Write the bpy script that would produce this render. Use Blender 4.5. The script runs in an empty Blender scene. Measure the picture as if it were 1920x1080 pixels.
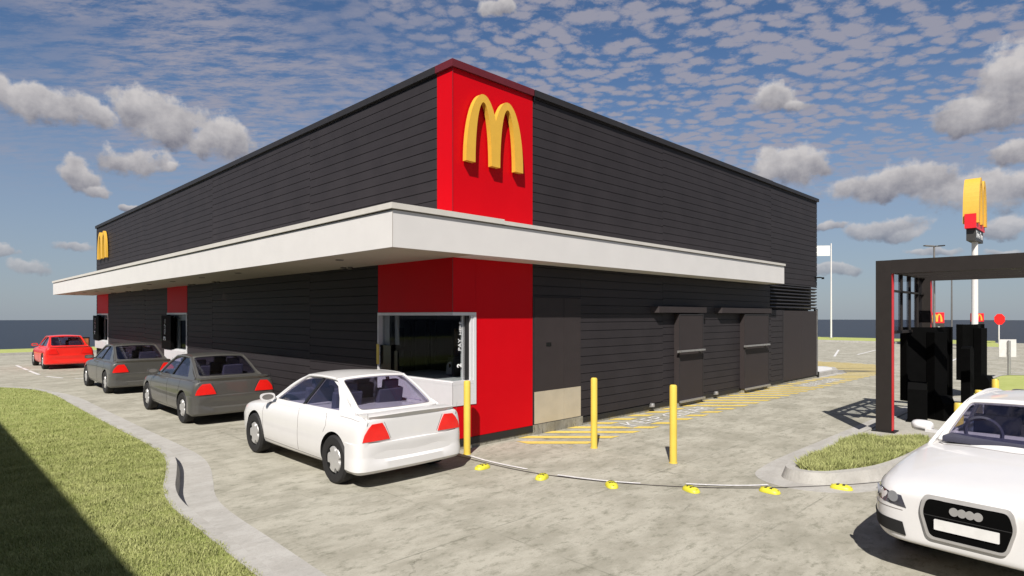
import bpy, bmesh, math, random
import numpy as np
from mathutils import Vector, Matrix
from mathutils.bvhtree import BVHTree
from mathutils.geometry import delaunay_2d_cdt
random.seed(7)
PI = math.pi; R = math.radians
S = bpy.context.scene
C = S.collection

# ------------------------------------------------------------------ camera
CAMP = (-6.4774, -7.8967, 2.26); YAW = 45.09
cd = bpy.data.cameras.new('camera'); cam = bpy.data.objects.new('camera', cd); C.objects.link(cam)
cam.location = CAMP; cam.rotation_euler = (R(90), 0, R(YAW - 90))
cd.sensor_width = 36; cd.lens = 1142.5/1920*36; cd.shift_y = 52/1920; cd.clip_end = 9000; cd.clip_start = .05
S.camera = cam
# ------------------------------------------------------------------ exposure
S.view_settings.view_transform = 'Standard'; S.view_settings.look = 'None'
S.view_settings.exposure = 0.60; S.view_settings.gamma = 1
S.render.engine = 'CYCLES'
# ------------------------------------------------------------------ sun
SUN_EL = 46.0; SUN_TRAVEL = 34.5          # light travels towards this azimuth (from +X)
sd = bpy.data.lights.new('sun', 'SUN'); sun = bpy.data.objects.new('sun', sd); C.objects.link(sun)
sd.energy = 5.0; sd.angle = R(.5); sd.color = (1, .955, .89)
tr = Vector((math.cos(R(SUN_TRAVEL))*math.cos(R(SUN_EL)), math.sin(R(SUN_TRAVEL))*math.cos(R(SUN_EL)), -math.sin(R(SUN_EL))))
sun.rotation_euler = tr.to_track_quat('-Z', 'Y').to_euler()
sun.location = (-20, -15, 30)

# ------------------------------------------------------------------ node helpers
class NT:
    def __init__(s, nt): s.nt = nt; s.L = nt.links.new
    def n(s, t, **k):
        o = s.nt.nodes.new(t)
        for a, b in k.items(): setattr(o, a, b)
        return o
    def inp(s, sock, v):
        if hasattr(v, 'is_output') or isinstance(v, bpy.types.NodeSocket): s.L(v, sock)
        else: sock.default_value = v
    def m(s, op, a, b=0.0, c=None, clamp=False):
        o = s.n('ShaderNodeMath', operation=op, use_clamp=clamp)
        s.inp(o.inputs[0], a); s.inp(o.inputs[1], b)
        if c is not None: s.inp(o.inputs[2], c)
        return o.outputs[0]
    def v(s, op, a, b=None, c=None, out=0):
        o = s.n('ShaderNodeVectorMath', operation=op)
        s.inp(o.inputs[0], a)
        if b is not None: s.inp(o.inputs[1], b)
        if c is not None: s.inp(o.inputs[2], c)
        return o.outputs[out]
    def noise(s, vec, scale, detail=4, rough=.55, dist=0.0, out='Fac'):
        o = s.n('ShaderNodeTexNoise'); s.inp(o.inputs['Vector'], vec)
        o.inputs['Scale'].default_value = scale; o.inputs['Detail'].default_value = detail
        o.inputs['Roughness'].default_value = rough; o.inputs['Distortion'].default_value = dist
        return o.outputs[out]
    def step(s, x, a, b, lo=0.0, hi=1.0):
        o = s.n('ShaderNodeMapRange', interpolation_type='SMOOTHSTEP'); s.inp(o.inputs['Value'], x)
        o.inputs['From Min'].default_value = a; o.inputs['From Max'].default_value = b
        s.inp(o.inputs['To Min'], lo); s.inp(o.inputs['To Max'], hi)
        return o.outputs[0]
    def mix(s, f, a, b, mode='MIX'):
        o = s.n('ShaderNodeMix', data_type='RGBA', blend_type=mode)
        s.inp(o.inputs[0], f)
        for k, v in ((6, a), (7, b)):
            if isinstance(v, tuple): v = v if len(v) == 4 else (*v, 1)
            s.inp(o.inputs[k], v)
        return o.outputs[2]

# ------------------------------------------------------------------ world: sky and clouds
W = bpy.data.worlds.new('World'); S.world = W; W.use_nodes = True
def build_world():
    nt = W.node_tree; nt.nodes.clear(); g = NT(nt)
    out = g.n('ShaderNodeOutputWorld'); bg = g.n('ShaderNodeBackground'); g.L(bg.outputs[0], out.inputs[0])
    sky = g.n('ShaderNodeTexSky', sky_type='NISHITA')
    sky.sun_disc = False; sky.sun_elevation = R(SUN_EL)
    sky.sun_rotation = math.atan2(-math.cos(R(SUN_TRAVEL)), -math.sin(R(SUN_TRAVEL)))
    sky.air_density = 1.0; sky.dust_density = .6; sky.ozone_density = 2.2
    skyc = g.v('MULTIPLY', sky.outputs[0], (.66, .82, .99))
    geo = g.n('ShaderNodeTexCoord'); D = geo.outputs['Generated']
    sx = g.n('ShaderNodeSeparateXYZ'); g.L(D, sx.inputs[0]); X, Y, Z = sx.outputs
    a = R(YAW)
    fw = g.m('ADD', g.m('MULTIPLY', X, math.cos(a)), g.m('MULTIPLY', Y, math.sin(a)))
    rt = g.m('SUBTRACT', g.m('MULTIPLY', X, math.sin(a)), g.m('MULTIPLY', Y, math.cos(a)))
    az = g.m('ARCTAN2', rt, fw); el = g.m('ARCSINE', Z)
    cb = g.n('ShaderNodeCombineXYZ'); g.L(az, cb.inputs[0]); g.L(el, cb.inputs[1]); P = cb.outputs[0]
    # high thin puffs and streaks on a flat layer
    zz = g.m('MAXIMUM', g.m('ADD', Z, .10), .05)
    pv = g.n('ShaderNodeCombineXYZ'); g.L(g.m('DIVIDE', rt, zz), pv.inputs[0]); g.L(g.m('DIVIDE', fw, zz), pv.inputs[1]); Q = pv.outputs[0]
    warp = g.noise(Q, 3.0, 3, .5, out='Color')
    Qw = g.v('ADD', Q, g.v('MULTIPLY', warp, (.10, .10, 0)))
    mp = g.n('ShaderNodeMapping'); g.L(Qw, mp.inputs[0]); mp.inputs['Rotation'].default_value = (0, 0, R(24)); mp.inputs['Scale'].default_value = (.80, 1.15, 1)
    vo = g.n('ShaderNodeTexVoronoi', feature='F1'); g.L(mp.outputs[0], vo.inputs['Vector']); vo.inputs['Scale'].default_value = 20
    big = g.noise(Q, 1.7, 5, .6)
    lump = g.m('ADD', g.m('SUBTRACT', .60, g.m('MULTIPLY', vo.outputs['Distance'], .95)), g.m('MULTIPLY', g.m('SUBTRACT', g.noise(Q, 30, 7, .72), .5), 1.15))
    lump = g.m('ADD', lump, g.m('MULTIPLY', g.m('SUBTRACT', big, .5), .85))
    puffs = g.step(lump, -.14, .30)
    mp2 = g.n('ShaderNodeMapping'); g.L(g.v('ADD', Q, g.v('MULTIPLY', warp, (.05, .05, 0))), mp2.inputs[0]); mp2.inputs['Rotation'].default_value = (0, 0, R(-38)); mp2.inputs['Scale'].default_value = (.75, 2.0, 1)
    streak = g.step(g.noise(mp2.outputs[0], 8.5, 9, .72, .0), .38, .60)
    streak = g.m('MULTIPLY', streak, g.m('ADD', .35, g.m('MULTIPLY', g.step(g.noise(Q, 1.3, 4, .55), .40, .58), .6)))
    side = g.step(g.m('ADD', az, g.m('MULTIPLY', g.m('SUBTRACT', big, .5), .5)), -.42, .02)
    high = g.m('ADD', g.m('MULTIPLY', puffs, g.m('MULTIPLY', side, .85)), g.m('MULTIPLY', streak, g.m('SUBTRACT', .85, g.m('MULTIPLY', side, .85))))
    high = g.m('MULTIPLY', high, g.step(el, .13, .27))
    # heaped clouds, each an uneven mound at its own bearing and height
    blobs = [(75,196,112,34),(165,205,40,28),(-10,172,34,38),(250,192,60,36),(325,225,90,48),(420,262,72,38),(258,297,66,28),(312,310,22,12),
             (158,325,46,28),(185,350,36,14),(140,459,44,11),(70,500,40,13),(15,475,32,12),(235,388,20,8),
             (1452,183,42,30),(1480,200,32,14),(930,22,32,14),
             (1905,150,90,70),(1835,205,90,34),(1900,278,66,24),(1480,312,78,34),(1540,300,32,30),
             (1640,345,100,34),(1730,330,90,38),(1850,355,120,40),(1650,432,92,20),(1700,440,50,14),(1885,420,70,17),(1550,425,24,11),
             (1560,510,60,10),(1760,470,40,8),(1890,470,50,10)]
    warp2 = g.v('MULTIPLY', g.v('SUBTRACT', g.noise(P, 9, 5, .6, out='Color'), (.5, .5, .5)), (.10, .055, 0))
    Pw = g.v('ADD', P, warp2)
    best = None; rel = None
    for (u, v, w, h) in blobs:
        A = math.atan((u-960)/1142.5); E = math.atan((592-v)/1142.5*math.cos(A))
        ra = w/1142.5*math.cos(A)**2*1.12; re = h/1142.5*math.cos(A)*1.15
        q = g.v('MULTIPLY_ADD', Pw, (1/ra, 1/re, 0), (-A/ra, -E/re, 0))
        d = g.m('SUBTRACT', 1.0, g.v('LENGTH', q, out=1))
        s = g.n('ShaderNodeSeparateXYZ'); g.L(q, s.inputs[0])
        if best is None: best, rel = d, s.outputs[1]
        else:
            gt = g.step(g.m('SUBTRACT', d, best), -.30, .30)
            rel = g.m('ADD', g.m('MULTIPLY', s.outputs[1], gt), g.m('MULTIPLY', rel, g.m('SUBTRACT', 1, gt)))
            best = g.m('SMOOTH_MAX', d, best, .22)
    fb = g.noise(P, 26, 8, .6)
    dens = g.m('ADD', best, g.m('MULTIPLY', g.m('SUBTRACT', fb, .5), 1.7))
    cum = g.step(dens, .0, .42)
    cum = g.m('MULTIPLY', cum, g.m('ADD', .55, g.m('MULTIPLY', g.step(el, .02, .2), .42)))
    lit = g.m('ADD', g.m('MULTIPLY', rel, .55), g.m('ADD', .62, g.m('MULTIPLY', g.m('SUBTRACT', g.noise(P, 30, 6, .6), .5), 1.3)), clamp=True)
    cc = g.mix(lit, (1.7, 1.75, 2.3), (7.0, 6.7, 6.7))
    hz = g.step(el, -.02, .42)
    base = g.mix(hz, g.mix(.7, skyc, (4.1, 4.5, 5.2)), skyc)
    c1 = g.mix(high, base, (4.0, 3.9, 4.6)); c2 = g.mix(cum, c1, cc)
    g.L(c2, bg.inputs[0]); bg.inputs[1].default_value = .057
build_world()

# ------------------------------------------------------------------ materials
def mat(name, col, rough=.5, metal=0.0, var=.06, scale=6.0, bump=0.0, bscale=60, spec=.5, coat=0.0):
    m = bpy.data.materials.new(name); m.use_nodes = True; g = NT(m.node_tree); b = m.node_tree.nodes['Principled BSDF']; col = tuple(c*.90 for c in col)
    tc = g.n('ShaderNodeTexCoord').outputs['Object']
    nz = g.noise(tc, scale, 5, .6)
    lo = tuple(max(0, c*(1-var)) for c in col); hi = tuple(min(1, c*(1+var)) for c in col)
    g.L(g.mix(g.step(nz, .3, .7), lo, hi), b.inputs['Base Color'])
    g.L(g.m('ADD', rough-.05, g.m('MULTIPLY', nz, .1)), b.inputs['Roughness'])
    b.inputs['Metallic'].default_value = metal; b.inputs['Specular IOR Level'].default_value = spec
    b.inputs['Coat Weight'].default_value = coat; b.inputs['Coat Roughness'].default_value = .04
    if bump:
        bp = g.n('ShaderNodeBump'); bp.inputs['Strength'].default_value = bump; bp.inputs['Distance'].default_value = .01
        g.L(g.noise(tc, bscale, 4, .6), bp.inputs['Height']); g.L(bp.outputs[0], b.inputs['Normal'])
    return m
M = {}
M['board'] = mat('charcoal_board', (.031,.027,.029), .55, var=.10, scale=1.3, bump=.05, bscale=30, spec=.12)
M['gap'] = mat('dark_gap', (.006,.006,.007), .8)
M['coping'] = mat('charcoal_coping', (.026,.024,.025), .5, var=.08, spec=.2)
M['red'] = mat('red_panel', (.54,.001,.006), .5, var=.03, scale=.8, spec=.1)
M['redcap'] = mat('dark_red_coping', (.11,.008,.012), .45)
M['canopy'] = mat('cream_white_canopy', (.64,.615,.59), .55, var=.02, scale=2)
M['cap'] = mat('canopy_cap', (.56,.53,.48), .55, var=.03)
M['doorp'] = mat('brown_grey_door', (.037,.030,.030), .6, var=.05, spec=.15, scale=3)
M['kick'] = mat('brushed_steel_kickplate', (.58,.51,.39), .42, .35, var=.05, scale=3, bump=.15, bscale=400)
M['plinth'] = mat('black_plinth', (.012,.011,.011), .6)
M['white'] = mat('white_frame', (.62,.61,.62), .35, var=.02)
M['black'] = mat('gloss_black', (.004,.004,.004), .25, var=.1)
M['board_black'] = mat('matt_black_board', (.003,.003,.003), .6, var=.1, spec=.03)
M['satin'] = mat('satin_black_metal', (.006,.006,.006), .5, var=.1)
M['gantry'] = mat('gantry_dark_metal', (.024,.020,.018), .6, var=.06, spec=.15)
M['yellow'] = mat('yellow_bollard_paint', (.66,.48,.075), .4, var=.05, scale=3)
M['rubber'] = mat('yellow_rubber', (.58,.53,.04), .45, var=.06, scale=20)
M['arch'] = mat('golden_letter', (.66,.375,.04), .5, var=.03)
M['paintw'] = mat('white_road_paint', (.60,.585,.57), .7, var=.18, scale=25)
M['steel'] = mat('galvanised_steel', (.42,.41,.40), .42, .7, var=.12, scale=20)
M['pole'] = mat('grey_pole', (.16,.15,.14), .5, .2, var=.1)
M['polew'] = mat('white_pole', (.66,.63,.60), .45, var=.05)
M['textw'] = mat('white_lettering', (.8,.8,.8), .5)
M['tyre'] = mat('tyre_rubber', (.010,.009,.009), .75, var=.15, scale=30)
M['under'] = mat('dark_underbody', (.006,.006,.006), .9)
M['hub'] = mat('silver_hubcap', (.52,.51,.50), .35, .45, var=.03)
M['seam'] = mat('panel_gap', (.16,.14,.13), .7)
M['seamd'] = mat('dark_panel_gap', (.01,.01,.01), .7)
M['lamp'] = mat('red_tail_lens', (.80,.012,.008), .25, var=.05, coat=.4)
M['seat'] = mat('seat_cloth', (.045,.045,.07), .85, var=.1)
M['cw'] = mat('white_car_paint', (.66,.645,.635), .35, var=.01, coat=.6)
M['cg'] = mat('grey_car_paint', (.115,.111,.102), .38, .45, var=.02, coat=.6)
M['cr'] = mat('red_car_paint', (.80,.018,.010), .35, var=.02, coat=.6)
M['greyf'] = mat('flat_grey', (.45,.44,.43), .6)
M['redsign'] = mat('red_sign_face', (.70,.012,.022), .4)
M['stop'] = mat('bright_red_sign', (.90,.012,.008), .4)
M['rear'] = mat('pale_sign_back', (.62,.60,.58), .5, .1)
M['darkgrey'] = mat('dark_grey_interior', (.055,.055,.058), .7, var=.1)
M['tan'] = mat('tan_trim', (.35,.22,.08), .6)

def glass(name, tint, refl=.10, k=.75):
    m = bpy.data.materials.new(name); m.use_nodes = True; nt = m.node_tree; nt.nodes.clear(); g = NT(nt)
    o = g.n('ShaderNodeOutputMaterial'); t = g.n('ShaderNodeBsdfTransparent'); t.inputs[0].default_value = (*tint, 1)
    gl = g.n('ShaderNodeBsdfGlossy'); gl.inputs['Roughness'].default_value = .02; gl.inputs[0].default_value = (.9,.92,1,1)
    lw = g.n('ShaderNodeLayerWeight'); lw.inputs[0].default_value = .5; fac = g.m('POWER', lw.outputs['Facing'], 5.0)
    mx = g.n('ShaderNodeMixShader'); g.L(g.m('ADD', g.m('MULTIPLY', fac, k), refl*.5, clamp=True), mx.inputs[0])
    g.L(t.outputs[0], mx.inputs[1]); g.L(gl.outputs[0], mx.inputs[2]); g.L(mx.outputs[0], o.inputs[0])
    return m
M['cglass'] = glass('tinted_car_glass', (.84,.83,.90), .07, .6)
M['wglass'] = glass('window_glass', (.80,.82,.82), .018, .12)
M['sglass'] = glass('screen_glass', (.85,.87,.90), .05, .4)

def mat_concrete(name, a, b, dark, sx=1.0, joints=True, strength=1.0):
    m = bpy.data.materials.new(name); m.use_nodes = True; g = NT(m.node_tree); p = m.node_tree.nodes['Principled BSDF']
    tc = g.n('ShaderNodeTexCoord').outputs['Object']
    mp = g.n('ShaderNodeMapping'); g.L(tc, mp.inputs[0]); mp.inputs['Scale'].default_value = (.62*sx, 1.1*sx, 1)
    mp.inputs['Rotation'].default_value = (0, 0, R(4))
    n1 = g.noise(mp.outputs[0], 1.5, 9, .74, .0); n2 = g.noise(tc, .6, 6, .62); n3 = g.noise(mp.outputs[0], 6.5, 10, .82, .0)
    c = g.mix(g.step(n1, .38, .62), a, b)
    c = g.mix(g.m('MULTIPLY', g.step(n3, .49, .64), .70*strength), c, dark)
    c = g.mix(g.m('MULTIPLY', g.step(n2, .48, .72), .34*strength), c, dark)
    c = g.mix(g.m('MULTIPLY', g.step(g.noise(tc, 55, 5, .75), .52, .68), .38), c, dark)
    if joints:   # faint slab joints and sparse hairline cracks
        sp = g.n('ShaderNodeSeparateXYZ'); g.L(tc, sp.inputs[0])
        for ax, per in ((0, 4.2), (1, 2.1)):
            f_ = g.m('ABSOLUTE', g.m('SUBTRACT', g.m('FRACT', g.m('DIVIDE', g.m('ADD', sp.outputs[ax], g.m('MULTIPLY', g.noise(tc, 3.0, 4), .03)), per)), .5))
            jl = g.m('SUBTRACT', 1, g.step(f_, .0, .010/per*1.6))
            c = g.mix(g.m('MULTIPLY', jl, g.m('MULTIPLY', g.step(g.noise(tc, .9, 4), .38, .62), .55)), c, tuple(x*.55 for x in dark))
        vo = g.n('ShaderNodeTexVoronoi', feature='DISTANCE_TO_EDGE'); vo.inputs['Scale'].default_value = .33
        w = g.v('ADD', tc, g.v('MULTIPLY', g.noise(tc, 1.7, 6, .65, out='Color'), (.6, .6, 0))); g.L(w, vo.inputs['Vector'])
        ln = g.m('SUBTRACT', 1, g.step(vo.outputs[0], .0, .0065))
        ln = g.m('MULTIPLY', ln, g.step(g.noise(tc, .8, 3), .50, .66))
        c = g.mix(g.m('MULTIPLY', ln, .55), c, tuple(x*.6 for x in dark))
    g.L(c, p.inputs['Base Color']); p.inputs['Roughness'].default_value = .86; p.inputs['Specular IOR Level'].default_value = .25
    bp = g.n('ShaderNodeBump'); bp.inputs['Strength'].default_value = .35; bp.inputs['Distance'].default_value = .008
    g.L(g.noise(tc, 30, 8, .7), bp.inputs['Height']); g.L(bp.outputs[0], p.inputs['Normal'])
    return m
M['slab'] = mat_concrete('paving_concrete', (.262,.247,.200), (.355,.336,.280), (.135,.131,.096))
M['kerb'] = mat_concrete('kerb_concrete', (.31,.295,.27), (.37,.355,.33), (.22,.215,.195), 1.6, False, .6)
M['footing'] = mat_concrete('footing_concrete', (.20,.185,.15), (.28,.265,.22), (.09,.085,.06), 4, False, 1.3)
M['paveis'] = mat_concrete('island_paving', (.29,.275,.235), (.35,.335,.295), (.20,.19,.16), 2, False, .8)
M['paver'] = mat('white_platform_paving', (.58,.57,.56), .7, var=.04)
def mat_yline():
    m = mat('yellow_road_paint', (.62,.46,.10), .7, var=.12, scale=18); return m
M['painty'] = mat_yline()
def mat_grass(name, a, b, c3):
    m = bpy.data.materials.new(name); m.use_nodes = True; g = NT(m.node_tree); p = m.node_tree.nodes['Principled BSDF']
    tc = g.n('ShaderNodeTexCoord').outputs['Object']
    c = g.mix(g.step(g.noise(tc, 2.6, 5, .6), .35, .65), a, b)
    c = g.mix(g.m('MULTIPLY', g.step(g.noise(tc, 55, 4, .7), .45, .65), .7), c, c3)
    g.L(c, p.inputs['Base Color']); p.inputs['Roughness'].default_value = .8; p.inputs['Specular IOR Level'].default_value = .2
    return m
M['blade'] = mat_grass('grass_blades', (.225,.25,.080), (.30,.315,.12), (.38,.37,.18))
M['soil'] = mat_grass('turf_ground', (.20,.235,.06), (.26,.29,.09), (.17,.17,.07))
M['fargrass'] = mat_grass('far_turf', (.27,.31,.085), (.32,.35,.11), (.36,.36,.14))
def mat_sea():
    m = bpy.data.materials.new('sea_water'); m.use_nodes = True; g = NT(m.node_tree); p = m.node_tree.nodes['Principled BSDF']
    tc = g.n('ShaderNodeTexCoord').outputs['Object']
    g.L(g.mix(g.noise(tc, .004, 6, .6), (.005,.006,.009), (.009,.011,.016)), p.inputs['Base Color'])
    p.inputs['Roughness'].default_value = .35; p.inputs['Specular IOR Level'].default_value = .12
    return m
M['sea'] = mat_sea()

# ------------------------------------------------------------------ mesh helpers
def tag(o, label=None, cat=None, group=None, kind=None):
    if label: o['label'] = label
    if cat: o['category'] = cat
    if group: o['group'] = group
    if kind: o['kind'] = kind
    return o
def empty(name, loc=(0,0,0), rz=0.0):
    o = bpy.data.objects.new(name, None); C.objects.link(o); o.location = loc; o.rotation_euler = (0, 0, rz); o.empty_display_size = .2
    return o
def link_mesh(name, me, m, parent=None, smooth=False):
    if m is not None:
        for mm in (m if isinstance(m, (list, tuple)) else [m]): me.materials.append(mm)
    o = bpy.data.objects.new(name, me); C.objects.link(o)
    if parent: o.parent = parent
    if smooth:
        me.polygons.foreach_set('use_smooth', [True]*len(me.polygons)); me.set_sharp_from_angle(angle=R(35))
    return o
class MB:
    def __init__(s): s.b = bmesh.new()
    def faces(s, vs, fs):
        V = [s.b.verts.new(v) for v in vs]
        for f in fs:
            try: s.b.faces.new([V[i] for i in f])
            except ValueError: pass
        return s
    def box(s, x0, x1, y0, y1, z0, z1):
        v = [(x,y,z) for x in (x0,x1) for y in (y0,y1) for z in (z0,z1)]
        return s.faces(v, [(0,1,3,2),(4,6,7,5),(0,4,5,1),(2,3,7,6),(0,2,6,4),(1,5,7,3)])
    def obox(s, c, sz, rz=0.0, rx=0.0):
        m = Matrix.Translation(c) @ Matrix.Rotation(rz, 4, 'Z') @ Matrix.Rotation(rx, 4, 'X')
        v = [m @ Vector((x*sz[0]/2, y*sz[1]/2, z*sz[2]/2)) for x in (-1,1) for y in (-1,1) for z in (-1,1)]
        return s.faces(v, [(0,1,3,2),(4,6,7,5),(0,4,5,1),(2,3,7,6),(0,2,6,4),(1,5,7,3)])
    def prism(s, poly, f0, f1):
        """poly: 2D points; f0/f1 map (a,b)->3D for both ends (concave-safe through n-gon)."""
        n = len(poly); v = [f0(*p) for p in poly] + [f1(*p) for p in poly]
        fs = [tuple(range(n)), tuple(range(2*n-1, n-1, -1))] + [(i, (i+1) % n, (i+1) % n + n, i+n) for i in range(n)]
        return s.faces(v, fs)
    def tube(s, pts, r, seg=12, caps=True):
        pts = [Vector(p) for p in pts]; rings = []
        for i, p in enumerate(pts):
            t = (pts[min(i+1, len(pts)-1)] - pts[max(i-1, 0)]).normalized()
            u = t.cross(Vector((0,0,1)));
            if u.length < .05: u = t.cross(Vector((1,0,0)))
            u.normalize(); w = t.cross(u)
            rr = r[i] if isinstance(r, (list, tuple)) else r
            rings.append([p + (u*math.cos(2*PI*k/seg) + w*math.sin(2*PI*k/seg))*rr for k in range(seg)])
        v = [q for ring in rings for q in ring]; fs = []
        for i in range(len(pts)-1):
            for k in range(seg): fs.append((i*seg+k, i*seg+(k+1) % seg, (i+1)*seg+(k+1) % seg, (i+1)*seg+k))
        if caps: fs += [tuple(range(seg-1, -1, -1)), tuple(range((len(pts)-1)*seg, len(pts)*seg))]
        return s.faces(v, fs)
    def lathe(s, prof, seg=32, axis='Z', c=(0,0,0)):
        v = []; n = len(prof)
        for k in range(seg):
            a = 2*PI*k/seg
            for (r, h) in prof:
                x, y, z = r*math.cos(a), r*math.sin(a), h
                if axis == 'X': x, y, z = h, r*math.cos(a), r*math.sin(a)
                if axis == 'Y': x, y, z = r*math.cos(a), h, r*math.sin(a)
                v.append((x+c[0], y+c[1], z+c[2]))
        fs = [(k*n+i, k*n+i+1, ((k+1) % seg)*n+i+1, ((k+1) % seg)*n+i) for k in range(seg) for i in range(n-1)]
        s.faces(v, fs); bmesh.ops.remove_doubles(s.b, verts=s.b.verts, dist=1e-5); return s
    def bevel(s, w=.01, seg=2):
        bmesh.ops.bevel(s.b, geom=list(s.b.edges), offset=w, segments=seg, profile=.7, affect='EDGES', clamp_overlap=True); return s
    def mesh(s, name):
        bmesh.ops.recalc_face_normals(s.b, faces=s.b.faces)
        me = bpy.data.meshes.new(name); s.b.to_mesh(me); s.b.free(); return me
    def build(s, name, m, parent=None, smooth=False): return link_mesh(name, s.mesh(name), m, parent, smooth)
def copy_tree(o, parent=None):
    c = o.copy(); C.objects.link(c)
    if parent: c.parent = parent
    for ch in list(o.children): copy_tree(ch, c)
    return c
def text_mesh(txt, size, depth=.004, bold=0.0):
    cu = bpy.data.curves.new('t', 'FONT'); cu.body = txt; cu.size = size; cu.extrude = depth/2; cu.offset = bold; cu.align_x = 'LEFT'; cu.resolution_u = 3
    ob = bpy.data.objects.new('t', cu); C.objects.link(ob)
    dg = bpy.context.evaluated_depsgraph_get(); me = bpy.data.meshes.new_from_object(ob.evaluated_get(dg))
    bpy.data.objects.remove(ob); bpy.data.curves.remove(cu); return me
def place_text(name, txt, size, mtx, m, parent=None, depth=.004, bold=0.0, width=None):
    me = text_mesh(txt, size, depth, bold)
    xs = [v.co.x for v in me.vertices]
    if width: me.transform(Matrix.Diagonal((width/(max(xs)-min(xs)), 1, 1, 1)))
    me.transform(mtx); me.name = name
    me.materials.clear(); return link_mesh(name, me, m, parent)
def frame(o, ex, ey):   # matrix whose x,y axes are ex,ey at origin o
    ex = Vector(ex).normalized(); ey = Vector(ey).normalized(); ez = ex.cross(ey)
    return Matrix(((ex.x,ey.x,ez.x,o[0]),(ex.y,ey.y,ez.y,o[1]),(ex.z,ey.z,ez.z,o[2]),(0,0,0,1)))
def inside(p, poly):
    x, y = p; r = False; j = len(poly)-1
    for i in range(len(poly)):
        xi, yi = poly[i]; xj, yj = poly[j]
        if (yi > y) != (yj > y) and x < (xj-xi)*(y-yi)/(yj-yi)+xi: r = not r
        j = i
    return r
def densify(poly, d):
    out = []
    for i in range(len(poly)):
        a = Vector(poly[i]); b = Vector(poly[(i+1) % len(poly)]); n = max(1, int((b-a).length/d))
        out += [tuple(a.lerp(b, k/n)) for k in range(n)]
    return out
def smooth_poly(pts, closed=True, n=6):
    out = []; N = len(pts)
    rng = range(N) if closed else range(N-1)
    for i in rng:
        if closed: p0, p1, p2, p3 = (Vector(pts[(i+k) % N]) for k in (-1,0,1,2))
        else: p0, p1, p2, p3 = (Vector(pts[min(max(i+k, 0), N-1)]) for k in (-1,0,1,2))
        for k in range(n):
            t = k/n
            out.append(tuple(.5*((2*p1)+(p2-p0)*t+(2*p0-5*p1+4*p2-p3)*t*t+(3*p1-p0-3*p2+p3)*t**3)))
    if not closed: out.append(tuple(pts[-1]))
    return out
def round_poly(pts, r, n=4):
    out = []; N = len(pts)
    for i in range(N):
        p = Vector(pts[i]); a = Vector(pts[i-1]); b = Vector(pts[(i+1) % N])
        ra = min(r, (a-p).length*.45); rb = min(r, (b-p).length*.45)
        s = p+(a-p).normalized()*ra; e = p+(b-p).normalized()*rb
        for k in range(n+1):
            t = k/n; out.append(tuple((1-t)**2*s+2*t*(1-t)*p+t*t*e))
    return out
def patch2d(outer, holes, grid):
    """triangulate a polygon with holes and interior grid points -> verts, tris"""
    vs = []; es = []
    for poly in [outer]+holes:
        n0 = len(vs); vs += [Vector(p) for p in poly]; es += [(n0+i, n0+(i+1) % len(poly)) for i in range(len(poly))]
    xs = [p[0] for p in outer]; ys = [p[1] for p in outer]
    x = min(xs)+grid*.5
    while x < max(xs):
        y = min(ys)+grid*.5
        while y < max(ys):
            if inside((x, y), outer) and not any(inside((x, y), h) for h in holes):
                if min((Vector((x,y))-Vector(q)).length for q in vs[:len(es)]) > grid*.45: vs.append(Vector((x, y)))
            y += grid
        x += grid
    v2, e2, f2, *_ = delaunay_2d_cdt(vs, es, [], 0, 1e-5)
    fs = []
    for f in f2:
        c = sum((v2[i] for i in f), Vector((0,0)))/len(f)
        if inside(c, outer) and not any(inside(c, h) for h in holes): fs.append(tuple(f))
    return v2, fs
def sheet(name, outer, holes, fn, m, parent=None, grid=.08, thick=.01, dens=None, smooth=True):
    """fn(a,b) -> (point, outward normal). A real thin shell, its outer face on fn, thickness inward."""
    d = dens or grid
    v2, fs = patch2d(densify(outer, d), [densify(h, d) for h in holes], grid)
    pts = [fn(*v) for v in v2]; n = len(pts)
    top = [p for p, _ in pts]; bot = [p-nn*thick for p, nn in pts]
    E = {}
    for f in fs:
        for k in range(len(f)):
            a, b = f[k], f[(k+1) % len(f)]; E[(a, b)] = E.get((a, b), 0)+1
    side = [(b, a, a+n, b+n) for (a, b) in E if (b, a) not in E]
    mb = MB(); mb.faces(top+bot, fs+[tuple(i+n for i in reversed(f)) for f in fs]+side)
    loose = [v for v in mb.b.verts if not v.link_faces]; bmesh.ops.delete(mb.b, geom=loose, context='VERTS')
    return mb.build(name, m, parent, smooth)

def slab_poly(name, poly, z0, z1, m, kind='structure', parent=None):
    mb = MB(); mb.prism(poly, lambda a, b: (a, b, z0), lambda a, b: (a, b, z1))
    bmesh.ops.triangulate(mb.b, faces=[f for f in mb.b.faces if len(f.verts) > 4])
    o = mb.build(name, m, parent)
    if kind: o['kind'] = kind
    return o

# ------------------------------------------------------------------ ground, sea, kerbs
def sheet_flat(name, x0, x1, y0, y1, z, m):
    o = MB().faces([(x0,y0,z),(x1,y0,z),(x1,y1,z),(x0,y1,z)], [(0,1,2,3)]).build(name, m); o['kind'] = 'structure'; return o
def disc(name, r, z, m, n=96):
    o = MB().faces([(r*math.cos(2*PI*k/n), r*math.sin(2*PI*k/n), z) for k in range(n)], [tuple(range(n))]).build(name, m); o['kind'] = 'structure'; return o
slab_poly('ground', [(-60,-60),(58.5,-60),(58.5,42),(-60,42)], -15.5, 0.0, M['slab'])
disc('sea', 2900, -14.0, M['sea'])
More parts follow.
